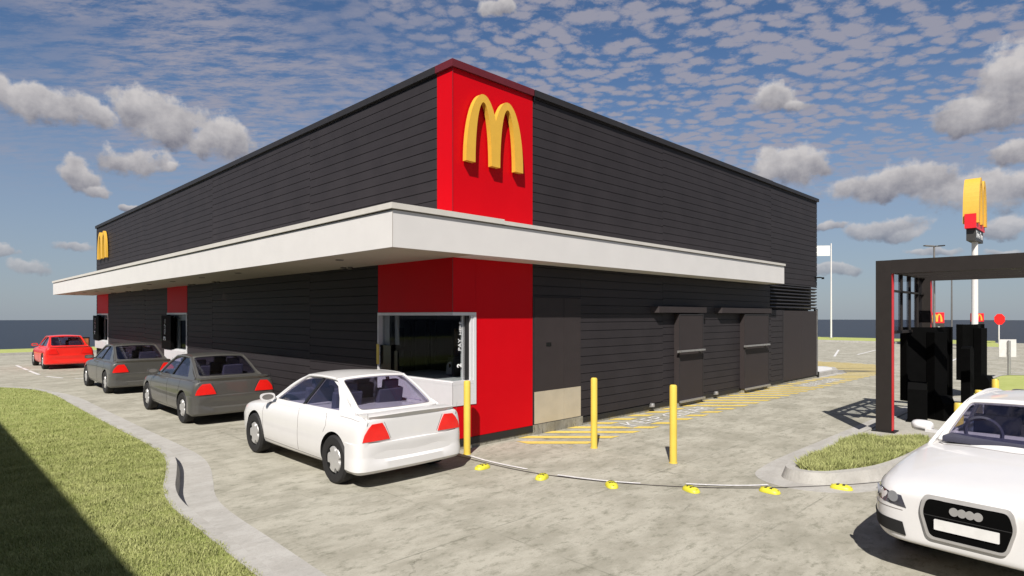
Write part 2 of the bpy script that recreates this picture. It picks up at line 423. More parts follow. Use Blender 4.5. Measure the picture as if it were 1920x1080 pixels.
# verge on the left, its kerb, and the gutter strip along it
kt = smooth_poly([(-4.36,-6.0),(-4.34,-4.2),(-4.32,-3.0),(-4.29,-1.9),(-4.27,-.9),(-4.22,-.2),(-4.10,.4),(-3.90,1.05),(-3.66,1.9),(-3.53,2.75),(-3.51,4.2),(-3.52,6.0),(-3.51,9.7),(-3.52,12.6),(-3.86,14.7),(-4.9,16.4),(-6.6,17.5),(-9,18.0),(-16,18.2)], False, 5)
def offs(line, d):
    out = []
    for i, p in enumerate(line):
        a = Vector(line[max(i-1, 0)]); b = Vector(line[min(i+1, len(line)-1)]); t = (b-a).normalized()
        out.append((p[0]+t.y*d, p[1]-t.x*d))   # + d = to the right of travel (road side, +x)
    return out
def strip(name, l0, l1, z0, z1, m, mb=None):
    own = mb is None; mb = mb or MB(); n = len(l0)
    v = [(*p, z0) for p in l0]+[(*p, z0) for p in l1]+[(*p, z1) for p in l0]+[(*p, z1) for p in l1]
    fs = []
    for i in range(n-1):
        fs += [(2*n+i, 2*n+i+1, 3*n+i+1, 3*n+i), (i, i+1, 2*n+i+1, 2*n+i), (n+i, 3*n+i, 3*n+i+1, n+i+1)]
    fs += [(0, 2*n, 3*n, n), (n-1, 2*n-1, 4*n-1, 3*n-1)]
    mb.faces(v, fs)
    if own: o = mb.build(name, m); o['kind'] = 'structure'; return o
kin = offs(kt, -.13); kout = offs(kt, .10); gut = offs(kt, .44)
mbk = MB(); n = len(kt)
v = [(*p, .0) for p in kin]+[(*p, .15) for p in kin]+[(*p, .15) for p in kt]+[(*p, .0) for p in offs(kt, .045)]
mbk.faces(v, [(j*n+i, j*n+i+1, (j+1)*n+i+1, (j+1)*n+i) for j in range(3) for i in range(n-1)])
o = mbk.build('kerb', M['kerb']); o['kind'] = 'structure'
strip('gutter', offs(kt, .045), gut, -.02, .004, M['kerb'])
slab_poly('verge_ground', [tuple(p) for p in kin]+[(-16,-6)], 0.0, .135, M['soil'])
# far turf bands
def far_kerb(name, line, z=.15):
    strip(name, line, offs(line, .15), 0, z, M['kerb'])
slab_poly('far_lawn', [(58.5,42),(58.5,-.3),(57.2,-.1),(50,-1.7),(45.9,-2.0),(46.1,-1.3),(47.1,-.55),(49.4,.7),(50.3,2.0),(50.6,4.0),(50.6,37),(-40,37),(-40,42)], 0, .14, M['fargrass'])
far_kerb('far_kerb_strip', [(50.5,37),(50.5,4),(50.2,2.0),(49.3,.8),(47.0,-.45),(45.9,-1.2),(45.7,-2.1)])
far_kerb('back_kerb_strip', [(-40,36.9),(50.4,36.9)])

# gantry island with kerb, paving and turf
isl = smooth_poly([(2.14,-4.75),(2.25,-4.57),(2.55,-4.50),(3.4,-4.44),(5,-4.44),(7,-4.44),(9.5,-4.44),(12,-4.5),(12.6,-4.9),(12.3,-5.5),(10,-5.7),(8,-5.72),(6,-5.72),(4.4,-5.68),(3.2,-5.53),(2.45,-5.22),(2.2,-5.0)], True, 5)
def inset(poly, d):
    out = []; N = len(poly)
    for i in range(N):
        a = Vector(poly[i-1]); b = Vector(poly[(i+1) % N]); t = (b-a).normalized(); out.append((poly[i][0]+t.y*d, poly[i][1]-t.x*d))
    return out
area = sum(isl[i-1][0]*isl[i][1]-isl[i][0]*isl[i-1][1] for i in range(len(isl)))
sg = 1 if area < 0 else -1
isl_in = inset(isl, sg*.12); isl_foot = inset(isl, -sg*.055); isl_g = inset(isl, -sg*.40)
def ring(name, rings, m):
    mb = MB(); N = len(rings[0][0]); v = [(*p, z) for (r, z) in rings for p in r]
    mb.faces(v, [(j*N+i, j*N+(i+1) % N, (j+1)*N+(i+1) % N, (j+1)*N+i) for j in range(len(rings)-1) for i in range(N)])
    o = mb.build(name, m); o['kind'] = 'structure'; return o
ring('island_kerb', [(isl_foot, 0), (isl, .15), (isl_in, .15), (isl_in, .10)], M['kerb'])
ring('island_gutter', [(isl_g, .0), (isl_g, .004), (isl_foot, .004)], M['kerb'])
slab_poly('island_paving', isl_in, .02, .13, M['paveis'])
g_poly = [(2.30,-4.85),(2.42,-4.68),(2.75,-4.60),(4,-4.60),(5.15,-4.62),(5.55,-5.0),(5.9,-5.55),(4.3,-5.53),(3.2,-5.38),(2.55,-5.12)]
slab_poly('island_turf', smooth_poly(g_poly, True, 3), .10, .138, M['soil'])
isl2 = round_poly([(13.3,-5.0),(14.6,-4.72),(18.1,-4.62),(21.4,-4.72),(22.2,-5.6),(21.5,-7.3),(15,-7.4),(13.4,-6.6)], .5)
ring('far_island_kerb', [(inset(isl2, -.03), 0), (isl2, .14), (inset(isl2, .13), .14)], M['kerb'])
slab_poly('far_island_turf', inset(isl2, .13), .02, .13, M['fargrass'])
# platform at the far building corner
plat = [(17.0,.04),(19.6,.06),(20.6,.45),(20.9,.9),(20.6,1.6),(17.0,1.6)]
slab_poly('platform', plat, 0, .14, M['kerb'])
slab_poly('platform_paving', [(17.0,.2),(19.5,.22),(20.3,.5),(20.6,.9),(20.4,1.5),(17.0,1.5)], .14, .146, M['paver'])
slab_poly('platform_gutter', [(17.0,-.12),(19.7,-.2),(21.0,.3),(21.4,1.0),(21.1,1.6),(20.9,1.6),(20.7,1.0),(20.6,.45),(19.6,.06),(17.0,.04)], -.01, .004, M['kerb'])

# ------------------------------------------------------------------ painted hatching, lettering, lines
def clip_poly(poly, nrm, c, keep):
    out = []
    for i in range(len(poly)):
        a = poly[i-1]; b = poly[i]; da = (a[0]*nrm[0]+a[1]*nrm[1]-c)*keep; db = (b[0]*nrm[0]+b[1]*nrm[1]-c)*keep
        if (da >= 0) != (db >= 0):
            t = da/(da-db); out.append((a[0]+(b[0]-a[0])*t, a[1]+(b[1]-a[1])*t))
        if db >= 0: out.append(b)
    return out
Fx, Fy = math.cos(R(YAW)), math.sin(R(YAW))
base_d = CAMP[0]*Fx+CAMP[1]*Fy
def hatch(name, zones, d0, d1, z=.006, pitch=.4925, w=.205):
    mb = MB(); d = 10.24
    while d < d1:
        if d+w > d0:
            for zn in zones:
                q = clip_poly(zn, (Fx, Fy), base_d+d, 1)
                if len(q) >= 3: q = clip_poly(q, (Fx, Fy), base_d+d+w, -1)
                if len(q) >= 3: mb.faces([(*p, z) for p in q], [tuple(range(len(q)))])
        d += pitch
    o = mb.build(name, M['painty']); o['kind'] = 'structure'; return o
YO = -1.235; T0, T1 = -.36, -.93
hatch('yellow_hatching', [
    [(1.30,-.02),(3.88,-.02),(3.88,YO),(1.60,YO),(1.30,-.50)],
    [(3.88,-.02),(7.62,-.02),(7.62,T0),(3.88,T0)], [(3.88,T1),(7.62,T1),(7.62,YO),(3.88,YO)],
    [(7.62,-.02),(13.75,-.02),(13.75,YO),(7.62,YO)],
    [(13.75,-.02),(17.2,-.12),(17.2,T0),(13.75,T0)], [(13.75,T1),(17.2,T1),(17.2,YO),(13.75,YO)],
    [(17.2,-.16),(19.75,-.24),(19.75,YO),(17.2,YO)],
    [(19.75,-.24),(21.1,.25),(21.1,-1.2),(19.75,YO)],
    [(21.1,.25),(21.5,1.0),(21.2,1.7),(17.3,1.75),(17.3,4.6),(24.8,4.6),(25.5,2.7),(25.6,1.6),(25.2,.2),(24.0,-.55),(22.6,-1.0),(21.1,-1.2)],
], 9, 40)
for x0 in (4.02, 13.9):
    o = place_text('keep_clear_lettering', 'KEEP CLEAR', .575, frame((x0,-.86,.008),(1,0,0),(0,1,0)), M['paintw'], depth=.002, bold=-.004, width=3.4 if x0 < 9 else 3.1); o['kind'] = 'structure'
def ribbon(name, pts, w, z, m, t=.004):
    l0 = offs(pts, -w/2); l1 = offs(pts, w/2); mb = MB(); n = len(pts)
    mb.faces([(*p, z) for p in l0]+[(*p, z) for p in l1], [(i, i+1, n+i+1, n+i) for i in range(n-1)])
    o = mb.build(name, m); o['kind'] = 'structure'; return o
curve = smooth_poly([(-.22,.6),(-.19,-.1),(-.175,-.68),(-.14,-1.55),(0.0,-2.25),(.32,-3.04),(.84,-3.87),(1.5,-4.58),(2.24,-5.16),(2.8,-5.52),(3.4,-5.78)], False, 6)
ribbon('lane_joint', curve, .022, .0085, mat('dark_joint', (.05,.04,.04), .8))
for pl in ([(-.04,-.50),(-.075,-.85),(-.06,-1.3),(-.01,-1.72)], [(.06,-2.25),(.17,-2.6),(.32,-2.98),(.52,-3.32)], [(.93,-3.76),(1.12,-4.03),(1.37,-4.32),(1.66,-4.56)]):
    ribbon('lane_dash', smooth_poly(pl, False, 4), .055, .0125, M['paintw'])
for pl in ([(-2.88,27.6),(-2.87,25.9)], [(-2.87,25.5),(-2.86,24.3)], [(-2.86,23.8),(-2.83,21.4)], [(-2.74,20.4),(-2.42,19.2)], [(-2.15,18.75),(-1.7,18.35)],
           [(30,3.4),(37.3,5.4)], [(32.7,3.0),(45,4.2)], [(25.2,.13),(24.8,-1.2)], [(34.7,-2.8),(34.8,-3.5)], [(24.8,-4.3),(24.8,-5.2)], [(28,-2.0),(33,-1.7)]):
    ribbon('lane_marking', pl, .11, .005, M['paintw'])

# ------------------------------------------------------------------ grass blades
def blades(name, poly, dens, h0, h1, z, label, seed, falloff=None):
    rng = np.random.default_rng(seed); xs = [p[0] for p in poly]; ys = [p[1] for p in poly]
    A = (max(xs)-min(xs))*(max(ys)-min(ys)); n = int(A*dens)
    px = rng.uniform(min(xs), max(xs), n); py = rng.uniform(min(ys), max(ys), n)
    ins = np.zeros(n, bool); j = len(poly)-1
    for i in range(len(poly)):
        xi, yi = poly[i]; xj, yj = poly[j]
        if yi != yj:
            c = ((yi > py) != (yj > py)) & (px < (xj-xi)*(py-yi)/(yj-yi)+xi); ins ^= c
        j = i
    if falloff: ins &= rng.uniform(0, 1, n) < falloff(px, py)
    px, py = px[ins], py[ins]; n = len(px)
    clump = (np.sin(px*9+np.sin(py*7)*2)+np.sin(py*11+px*3))*.25+.5
    h = rng.uniform(h0, h1, n)*(.65+.5*clump); a = rng.uniform(0, 2*PI, n); w = h*.09+.0022
    lean = rng.normal(0, .45, (n, 2))*h[:, None]
    b0 = np.stack([px-np.cos(a)*w, py-np.sin(a)*w, np.full(n, z)], 1); b1 = np.stack([px+np.cos(a)*w, py+np.sin(a)*w, np.full(n, z)], 1)
    t = np.stack([px+lean[:, 0], py+lean[:, 1], z+h], 1)
    co = np.stack([b0, b1, t], 1).reshape(-1)
    me = bpy.data.meshes.new(name); me.vertices.add(3*n); me.vertices.foreach_set('co', co)
    me.loops.add(3*n); me.loops.foreach_set('vertex_index', np.arange(3*n)); me.polygons.add(n); me.polygons.foreach_set('loop_start', np.arange(0, 3*n, 3))
    me.update(); o = link_mesh(name, me, M['blade']); tag(o, label, 'grass', kind='stuff'); return o
vp = [p for p in offs(kt, -.10) if p[1] < 19]
blades('grass', vp+[(-7.2,18),(-6.6,-6)], 8500, .020, .048, .13, 'mown green grass on the kerbed verge at the left', 3,
       lambda x, y: np.clip(1.35-(y+3)/9, .12, 1)*((x-(-6.55+.075*(y+7.9))) > -.15))
blades('island_grass', smooth_poly(g_poly, True, 3), 9000, .045, .115, .13, 'longer green grass on the kerbed island beside the dark gantry', 5)

# ------------------------------------------------------------------ the restaurant
TOP = 6.41; SOF = 3.239
rest = empty('restaurant', (0,0,0)); tag(rest, 'charcoal boarded drive-through restaurant with red corner panel and white wraparound canopy', 'building')
def clad(name, axis, segs, z0, z1, holes=(), parent=rest):
    """horizontal boards, each a real plank; axis 'x': wall y=0 running along x, axis 'y': wall x=0 running along y"""
    mb = MB()
    for (a0, a1, off) in segs:
        z = z0 - ((z0-off) % .177)
        while z < z1:
            b0, b1 = max(z0, z+.0065), min(z1, z+.177-.0065)
            if b1-b0 > .008:
                cuts = [(a0+.002, a1-.002)]
                for (h0, h1, hz0, hz1) in holes:
                    new = []
                    for (c0, c1) in cuts:
                        if b1 <= hz0 or b0 >= hz1 or c1 <= h0 or c0 >= h1: new.append((c0, c1)); continue
                        if c0 < h0: new.append((c0, h0))
                        if c1 > h1: new.append((h1, c1))
                    cuts = new
                for (c0, c1) in cuts:
                    if axis == 'x': mb.box(c0, c1, 0, .02, b0, b1)
                    else: mb.box(0, .02, c0, c1, b0, b1)
            z += .177
    return mb.build(name, M['board'], parent)
XS = [(1.945,6.57,.0),(6.57,13.02,.03),(13.02,17.12,-.03)]
YS = [(.425,5.06,.0),(5.06,11.2,.05),(11.2,18.4,.0),(18.4,26.64,.03)]
clad('cladding', 'x', XS, 3.30, TOP)
clad('cladding', 'x', [(3.39,6.57,.0),(6.57,13.02,.03),(13.02,13.97,-.03)], .165, 3.30, [(7.10,8.32,.0,2.31),(10.79,12.5,.0,2.31),(12.9,13.97,2.47,3.4)])
clad('cladding', 'x', [(1.945,3.39,.0)], 2.62, 3.30)
clad('cladding', 'y', YS, 3.30, TOP)
clad('cladding', 'y', [(2.265,5.06,.0)]+YS[1:], .165, 3.30, [(13.49,15.58,.7,3.3),(24.28,26.55,.7,3.3)])
# backing walls
mb = MB()
mb.box(.022,.20,2.26,13.49,0,TOP); mb.box(.022,.20,13.49,15.58,2.36,TOP); mb.box(.022,.20,13.49,15.58,0,.80); mb.box(.022,.20,15.58,24.28,0,TOP)
mb.box(.022,.20,24.28,26.55,2.36,TOP); mb.box(.022,.20,24.28,26.55,0,.80); mb.box(.022,.20,26.55,26.64,0,TOP)
mb.box(.022,.20,.022,2.26,2.36,TOP); mb.box(.022,.20,.51,2.26,.06,.72); mb.box(.022,.51,.022,.20,.06,.72)
mb.box(.20,.51,.022,.20,2.36,TOP); mb.box(.51,12.9,.022,.20,.06,TOP); mb.box(12.9,17.1,.022,.20,3.33,TOP); mb.box(12.9,17.1,.30,.45,.06,3.33)
mb.box(.20,17.1,26.5,26.62,0,TOP); mb.box(16.95,17.1,.45,26.5,0,TOP)
mb.build('wall', M['gap'], rest)
MB().box(.2,16.95,.2,26.5,6.05,6.2).build('roof', M['gap'], rest)
# red panels
mb = MB()
mb.box(-.003,.02,.0,.42,SOF,TOP); mb.box(-.003,1.94,-.003,.0,SOF,TOP)
o = mb.build('corner_panel', M['red'], rest); o['label'] = 'bright red panel wrapped round the upper corner'
mb = MB()
mb.box(-.003,.02,.0,2.262,2.32,SOF-.002); mb.box(-.003,.02,.0,2.262,.185,.74)
mb.box(-.003,.51,-.003,.0,2.32,SOF-.002); mb.box(-.003,.51,-.003,.0,.185,.74); mb.box(.512,1.94,-.003,.0,.185,SOF-.002)
o = mb.build('corner_panel', M['red'], rest); o['label'] = 'red panel round the corner window under the canopy'
MB().box(-.006,.004,13.49,15.58,2.36,SOF-.002).build('window_panel', M['red'], rest)['label'] = 'dark red strip above the nearer pick-up window'
MB().box(-.006,.004,24.28,26.45,2.36,SOF-.002).build('window_panel', M['red'], rest)['label'] = 'dark red strip above the farther pick-up window'
for (za, zb) in ((.185,.738),(2.322,SOF-.003),(SOF+.63,TOP-.005)): MB().box(-.010,-.0035,-.010,-.0035,za,zb).build('corner_trim', M['redcap'], rest)
# copings
MB().box(-.05,1.94,-.05,.12,TOP-.004,6.53).box(-.05,.12,.12,.42,TOP-.004,6.53).build('coping', M['redcap'], rest)['label'] = 'dark red coping over the corner panel'
o = MB().box(1.955,13.02,-.06,.12,TOP-.002,6.528).box(13.03,17.17,-.06,.12,TOP-.002,6.518).box(-.052,.12,.422,26.69,TOP-.002,6.528).build('coping', M['coping'], rest)
MB().box(1.946,1.985,-.03,-.001,6.33,6.40).box(1.944,1.954,-.05,.1,6.38,6.52).build('gutter_bracket', M['black'], rest)
# plinths and footing
MB().box(-.012,.02,.004,26.64,.06,.165).box(-.012,1.94,-.012,.003,.06,.178).box(3.45,7.02,-.012,.01,.058,.160).box(8.42,10.7,-.012,.01,.058,.160).box(12.6,13.97,-.012,.01,.058,.160).box(13.97,17.1,-.010,.01,.085,.105).build('plinth', M['plinth'], rest)
MB().box(-.02,17.1,.0,.25,-.01,.058).box(1.95,3.44,-.022,.0,-.01,.186).box(7.14,8.3,-.10,.0,-.01,.12).box(10.83,12.46,-.10,.0,-.01,.12).box(-.01,.2,.2,26.64,-.01,.056).build('footing', M['footing'], rest)
# service cupboard beside the red corner
sc = MB().box(1.985,2.845,-.012,.006,.812,2.612).box(2.853,3.38,-.012,.006,.812,2.612).build('service_door', M['doorp'], rest)
sc['label'] = 'flat brown-grey double service door beside the red corner'
MB().box(1.985,2.845,-.014,.006,.20,.810).box(2.853,3.38,-.014,.006,.20,.810).build('kick_plate', M['kick'], sc)
MB().box(2.32,2.46,-.018,-.011,1.67,1.74).build('handle', M['black'], sc)
MB().box(1.945,1.982,-.010,.006,.19,2.62).box(3.382,3.389,-.008,.006,.19,2.62).box(1.982,3.382,-.006,.004,.19,.199).build('door_frame', M['coping'], sc)
# flat doors below the louvre
fd = MB().box(14.02,15.57,-.010,.01,.11,2.43).box(15.578,17.03,-.010,.01,.11,2.43).build('plant_room_door', M['doorp'], rest)
for bx in ((13.972,14.016),(17.034,17.06)): MB().box(*bx,-.012,.01,.11,2.44).build('door_frame', M['coping'], fd)
MB().box(17.062,17.085,-.03,.02,.11,2.46).build('downpipe', M['steel'], rest)
MB().box(17.088,17.12,-.03,.1,.02,2.50).box(17.08,17.15,-.07,.1,.02,.22).build('corner_post', M['satin'], rest)
# louvre
lv = MB().box(12.9,12.93,-.0,.30,2.46,3.30).box(12.93,17.1,.20,.298,2.46,3.33).build('louvre', M['gap'], rest)
for k in range(7):
    z = 2.53+k*.113
    MB().obox((15.05, .055, z), (4.16, .10, .035), 0, R(-22)).build('slat', M['coping'], lv)
MB().box(12.9,17.10,-.002,.02,3.275,3.298).build('louvre_head', M['coping'], lv)
# two boxed exit doors with hoods, bars and sills
def exit_door(x0, x1, hx0, hx1, bx0, bx1, lab):
    d = MB().box(x0,x1,-.138,.02,.13,2.305).bevel(.006).build('exit_door', M['doorp'], rest); d['label'] = lab
    mb = MB(); mb.prism([(hx0,-.001),(hx1,-.001),(hx1,-.165),(hx0+.12,-.165)], lambda a,b:(a,b,2.335), lambda a,b:(a,b,2.480)); mb.build('hood', M['coping'] if 0 else M['doorp'], d)
    MB().box(x0,x0+.03,-.146,-.139,.15,2.30).box(x1-.03,x1,-.146,-.139,.15,2.30).box(x0+.03,x1-.03,-.146,-.139,2.27,2.30).build('door_frame', M['coping'], d)
    mb = MB().box(bx0,bx1,-.27,-.20,1.365,1.405).box(bx0+.02,bx0+.10,-.20,-.139,1.345,1.40).box(bx1-.16,bx1-.08,-.20,-.139,1.345,1.40); mb.build('handle', M['steel'], d)
    MB().box(x0+.01,x1+.02,-.19,-.139,.10,.148).build('sill', M['steel'], d)
exit_door(7.10,8.33,6.02,8.46,6.98,8.20,'boxed exit door with hood, nearer the red corner')
exit_door(10.79,12.5,9.22,12.66,10.72,12.30,'boxed exit door with hood, nearer the louvre')
for x in (5.98, 9.17):
    MB().lathe([(.0,.20),(.05,.20),(.058,.16),(.058,.12),(.0,.12)], 14, 'Z', (x,-.075,0)).box(x-.1,x-.02,-.10,-.05,.118,.135).box(x-.02,x+.02,-.06,-.013,.13,.17).build('wall_cowl', M['steel'], rest)
MB().box(16.86,17.02,-.20,-.001,3.62,3.66).box(16.98,17.03,-.28,-.20,3.58,3.65).box(17.02,17.2,-.10,-.04,3.63,3.66).build('wall_lamp', M['black'], rest)
# canopy
cp = MB().box(-1.570,12.6,-.567,-.004,SOF,3.765).box(-1.570,-.004,-.004,27.36,SOF,3.765).build('canopy', M['canopy'], rest); cp['label'] = 'white flat canopy wrapping the street corner'
MB().box(-1.605,.62,-.602,-.0045,3.785,3.868).box(-1.605,-.0045,-.0045,27.40,3.785,3.868).box(.622,12.63,-.600,-.0045,3.783,3.846).build('canopy_cap', M['cap'], cp)
MB().box(-1.52,12.55,-.52,-.006,3.765,3.785).box(-1.52,-.006,-.006,27.3,3.765,3.785).build('shadow_gap', M['cap'], cp)
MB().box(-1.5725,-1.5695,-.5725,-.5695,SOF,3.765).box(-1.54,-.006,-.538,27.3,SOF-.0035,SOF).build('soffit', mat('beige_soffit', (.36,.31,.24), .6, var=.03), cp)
for y in (1.76,6.34,8.72,11.1,13.46,15.91,18.32,20.73,22.99,25.39):
    MB().lathe([(.0,SOF-.006),(.05,SOF-.006),(.062,SOF-.016),(.075,SOF-.012),(.075,SOF-.0036),(.0,SOF-.0036)], 16, 'Z', (-1.1,y,0)).build('downlight', mat('downlight_rim', (.10,.09,.075), .5) if 'downlight_rim' not in bpy.data.materials else bpy.data.materials['downlight_rim'], cp)
for y in (3.03,10.28,12.36,17.45,19.89,22.27):
    MB().lathe([(.0,SOF-.05),(.045,SOF-.05),(.05,SOF-.045),(.05,SOF-.0036),(.0,SOF-.0036)], 14, 'Z', (-.16,y,0)).lathe([(.0,SOF-.03),(.06,SOF-.03),(.06,SOF-.0036),(.0,SOF-.0036)], 14, 'Z', (-.22,y+.16,0)).build('wall_washer', bpy.data.materials['downlight_rim'], cp)
def spot(y, e):
    l = bpy.data.lights.new('lamp_light', 'SPOT'); l.energy = e; l.spot_size = R(52); l.spot_blend = .6; l.color = (1,.86,.72); l.shadow_soft_size = .02
    o = bpy.data.objects.new('lamp_light', l); C.objects.link(o); o.location = (-.09, y, SOF-.09); o.rotation_euler = (R(0), R(0), 0)
for y in (10.28,17.45,19.89,22.27): spot(y, 4.0)

# corner pay window
cw = empty('corner_window', (0,0,0)); cw.parent = rest; cw['label'] = 'wraparound white framed glass pay window at the red corner'
mb = MB().box(-.016,.10,.0,2.262,2.265,2.318).box(-.016,.51,-.016,.0,2.265,2.318).box(.0,.51,.0,.08,2.265,2.318).box(-.016,.12,2.232,2.262,.742,2.264)
mb.box(.452,.51,-.016,.06,.742,2.264).build('frame', M['white'], cw)
for bx in ((.395,.45,-.004,.20,1.16,2.264),(.265,.315,.075,.11,1.16,2.264),(.12,.16,2.06,2.23,1.70,2.264),(.20,.24,1.90,1.99,1.70,2.264)): MB().box(*bx).build('jamb', M['white'], cw)
for bx in ((.318,.392,.04,.10,1.16,2.264),(.125,.20,1.995,2.055,1.70,2.264)): MB().box(*bx).build('mullion', M['satin'], cw)
MB().box(-.014,.45,-.014,.0,.744,1.098).box(-.014,.0,.0,2.23,.744,1.098).build('apron', M['white'], cw)
mb = MB(); mb.prism([(-.0142,1.145),(.0,1.157),(.5,1.1575),(.5,1.10),(-.0142,1.10)], lambda a,b:(a,2.23,b), lambda a,b:(a,-.0142,b)); mb.build('sill', M['white'], cw)
MB().box(.075,.081,.08,2.22,1.158,2.264).box(.081,.31,.075,.081,1.158,2.264).build('pane', M['wglass'], cw)
MB().box(-.0175,-.0135,-.0175,-.0135,.745,1.14).build('joint', M['seam'], cw)
def up_text(txt, size, x, y, z, par, m=None, width=None, col='textw', name='lettering', e=.003):
    # reads upwards on a face looking towards -x
    return place_text(name, txt, size, frame((x,y,z),(0,0,1),(0,1,0)), M[col], par, depth=e, width=width)
place_text('lettering', 'PAY', .10, frame((.245,.072,1.66),(0,0,1),(-1,0,0)), M['textw'], cw, width=.20)
place_text('lettering', 'HERE', .065, frame((.245,.072,1.93),(0,0,1),(-1,0,0)), M['textw'], cw, width=.22)
place_text('number', '2', .13, frame((.245,.072,1.38),(0,0,1),(-1,0,0)), M['textw'], cw, bold=.006)
sp = MB().box(.02,.06,1.86,2.228,1.16,1.70).box(.06,.20,1.7,1.86,1.16,1.60).build('sign_panel', M['black'], cw)
MB().box(-.03,-.017,2.20,2.275,1.33,1.715).build('yellow_strip', M['yellow'], cw)
up_text('ORDER HERE', .055, -.0175, 2.165, 1.335, cw, width=.32)

def pickup(y0, y1, num, lab):
    w = empty('pickup_window', (0,0,0)); w.parent = rest; w['label'] = lab
    MB().box(-.02,.10,y0,y1+.02,2.30,2.358).box(-.02,.10,y0,y0+.06,.76,2.30).build('frame', M['white'], w)
    mb = MB(); mb.prism([(-.10,.76),(-.10,1.10),(.1,1.155),(.1,.76)], lambda a,b:(a,y0+.06,b), lambda a,b:(a,y1,b)); mb.build('sill', M['white'], w)
    MB().box(.04,.046,y0+.06,y1,1.10,2.30).build('pane', M['wglass'], w)
    MB().box(.12,.16,y0+.06,y1,2.10,2.30).box(.1,.14,y0+1.15,y0+1.45,1.10,2.18).box(.10,.16,y0+.06,y0+1.15,2.10,2.14).build('jamb', M['greyf'], w)
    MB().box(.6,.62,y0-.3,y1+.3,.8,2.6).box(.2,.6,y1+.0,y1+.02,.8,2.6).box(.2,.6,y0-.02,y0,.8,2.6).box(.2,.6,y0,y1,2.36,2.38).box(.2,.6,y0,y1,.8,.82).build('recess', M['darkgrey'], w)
    MB().box(.34,.40,y0+.75,y0+.8,1.0,1.6).box(.34,.40,y0+.5,y0+.53,1.0,1.6).build('cup_rack', M['red'], w)
    s = MB().box(-.13,-.025,y0+1.26,y1+.20,1.13,2.27).build('sign_panel', M['board_black'], w)
    MB().box(-.135,-.02,y1+.203,y1+.225,1.40,2.265).build('green_strip', mat('green_edge', (.01,.06,.012), .5) if 'green_edge' not in bpy.data.materials else bpy.data.materials['green_edge'], s)
    place_text('number', num, .34, frame((-.1335, y1-.25, 1.40),(0,0,1),(0,1,0)), M['textw'], s, bold=.004)
    place_text('lettering', 'PICK UP', .22, frame((-.1335, y1-.26, 1.62),(0,0,1),(0,1,0)), M['textw'], s, width=.34)
    place_text('lettering', 'HERE', .17, frame((-.1335, y1-.26, 1.99),(0,0,1),(0,1,0)), M['greyf'], s, width=.15)
pickup(13.49,15.58,'3','nearer pick-up window with a black sign numbered 3')
pickup(24.28,26.45,'4','farther pick-up window with a black sign numbered 4')

# room behind the corner window
mb = MB().box(.52,5,.22,.26,0,2.95).box(.22,.26,2.28,4.6,0,2.95).box(.22,5,4.6,4.64,0,2.95).box(5,5.04,.22,4.64,0,2.95).box(.22,5,.22,4.6,2.9,2.94).box(.22,5,.22,4.6,0,.04); mb.build('room_lining', mat('grey_interior_wall', (.20,.20,.19), .7), rest)
def inner(name, mb, m, lab, cat): return tag(mb.build(name, M[m]), lab, cat)
ct = MB().box(.50,1.25,.27,2.27,1.09,1.145).bevel(.006).build('counter_top', M['white'])
cr = empty('counter', (.85,1.2,.04)); 
ct.parent = cr; ct.matrix_parent_inverse = Matrix.Translation((-.85,-1.2,-.04))
cb_ = MB().box(.58,1.2,.30,2.24,.041,1.089).build('cabinet', M['darkgrey'], cr); cb_.matrix_parent_inverse = Matrix.Translation((-.85,-1.2,-.04))
tag(cr, 'white topped counter inside the corner pay window', 'counter')
cm = empty('coffee_machine', (.80,.98,1.146)); tag(cm, 'dark coffee machine with pale rounded front on the counter behind the glass', 'coffee machine')
mb = MB(); mb.prism([(-.24,0),(.20,0),(.20,.33),(-.15,.33),(-.24,.05)], lambda a,b:(-.05+a*.5,a,b), lambda a,b:(.30+a*.5,a,b)); mb.build('body', M['darkgrey'], cm)
mb = MB(); pp = [(-.09,.02),(.09,.02)]+[(.075*math.cos(t*PI/10), .17+.09*math.sin(t*PI/10)) for t in range(11)]
mb.prism(pp, lambda a,b:(-.10-a*.7,a*.7-.06,b), lambda a,b:(-.04-a*.7,a*.7,b)); mb.build('dispenser_front', M['greyf'], cm)
mb = MB(); mb.lathe([(0,-.012),(.035,-.012),(.035,0),(0,0)], 20, 'X', (-.11,-.05,.185)); mb.build('dial', M['black'], cm)
inner('wall_screen', MB().box(1.46,1.50,3.55,4.1,1.55,1.98).bevel(.004), 'satin', 'small black screen high on the wall, left of the dark column behind the glass', 'screen')
inner('wall_screen', MB().box(2.05,2.5,3.1,3.14,1.24,2.10).bevel(.004), 'satin', 'tall black screen right of the dark column behind the glass', 'screen')
inner('column', MB().box(1.72,1.80,3.55,3.65,.04,2.9).box(1.98,2.06,3.3,3.4,.04,2.9).box(1.60,2.15,3.2,3.75,2.15,2.35), 'satin', 'black framed column unit standing inside behind the corner window glass', 'column')
inner('trim_post', MB().box(1.50,1.56,1.72,1.78,.04,2.0).bevel(.004), 'tan', 'thin tan post behind the coffee machine', 'post')

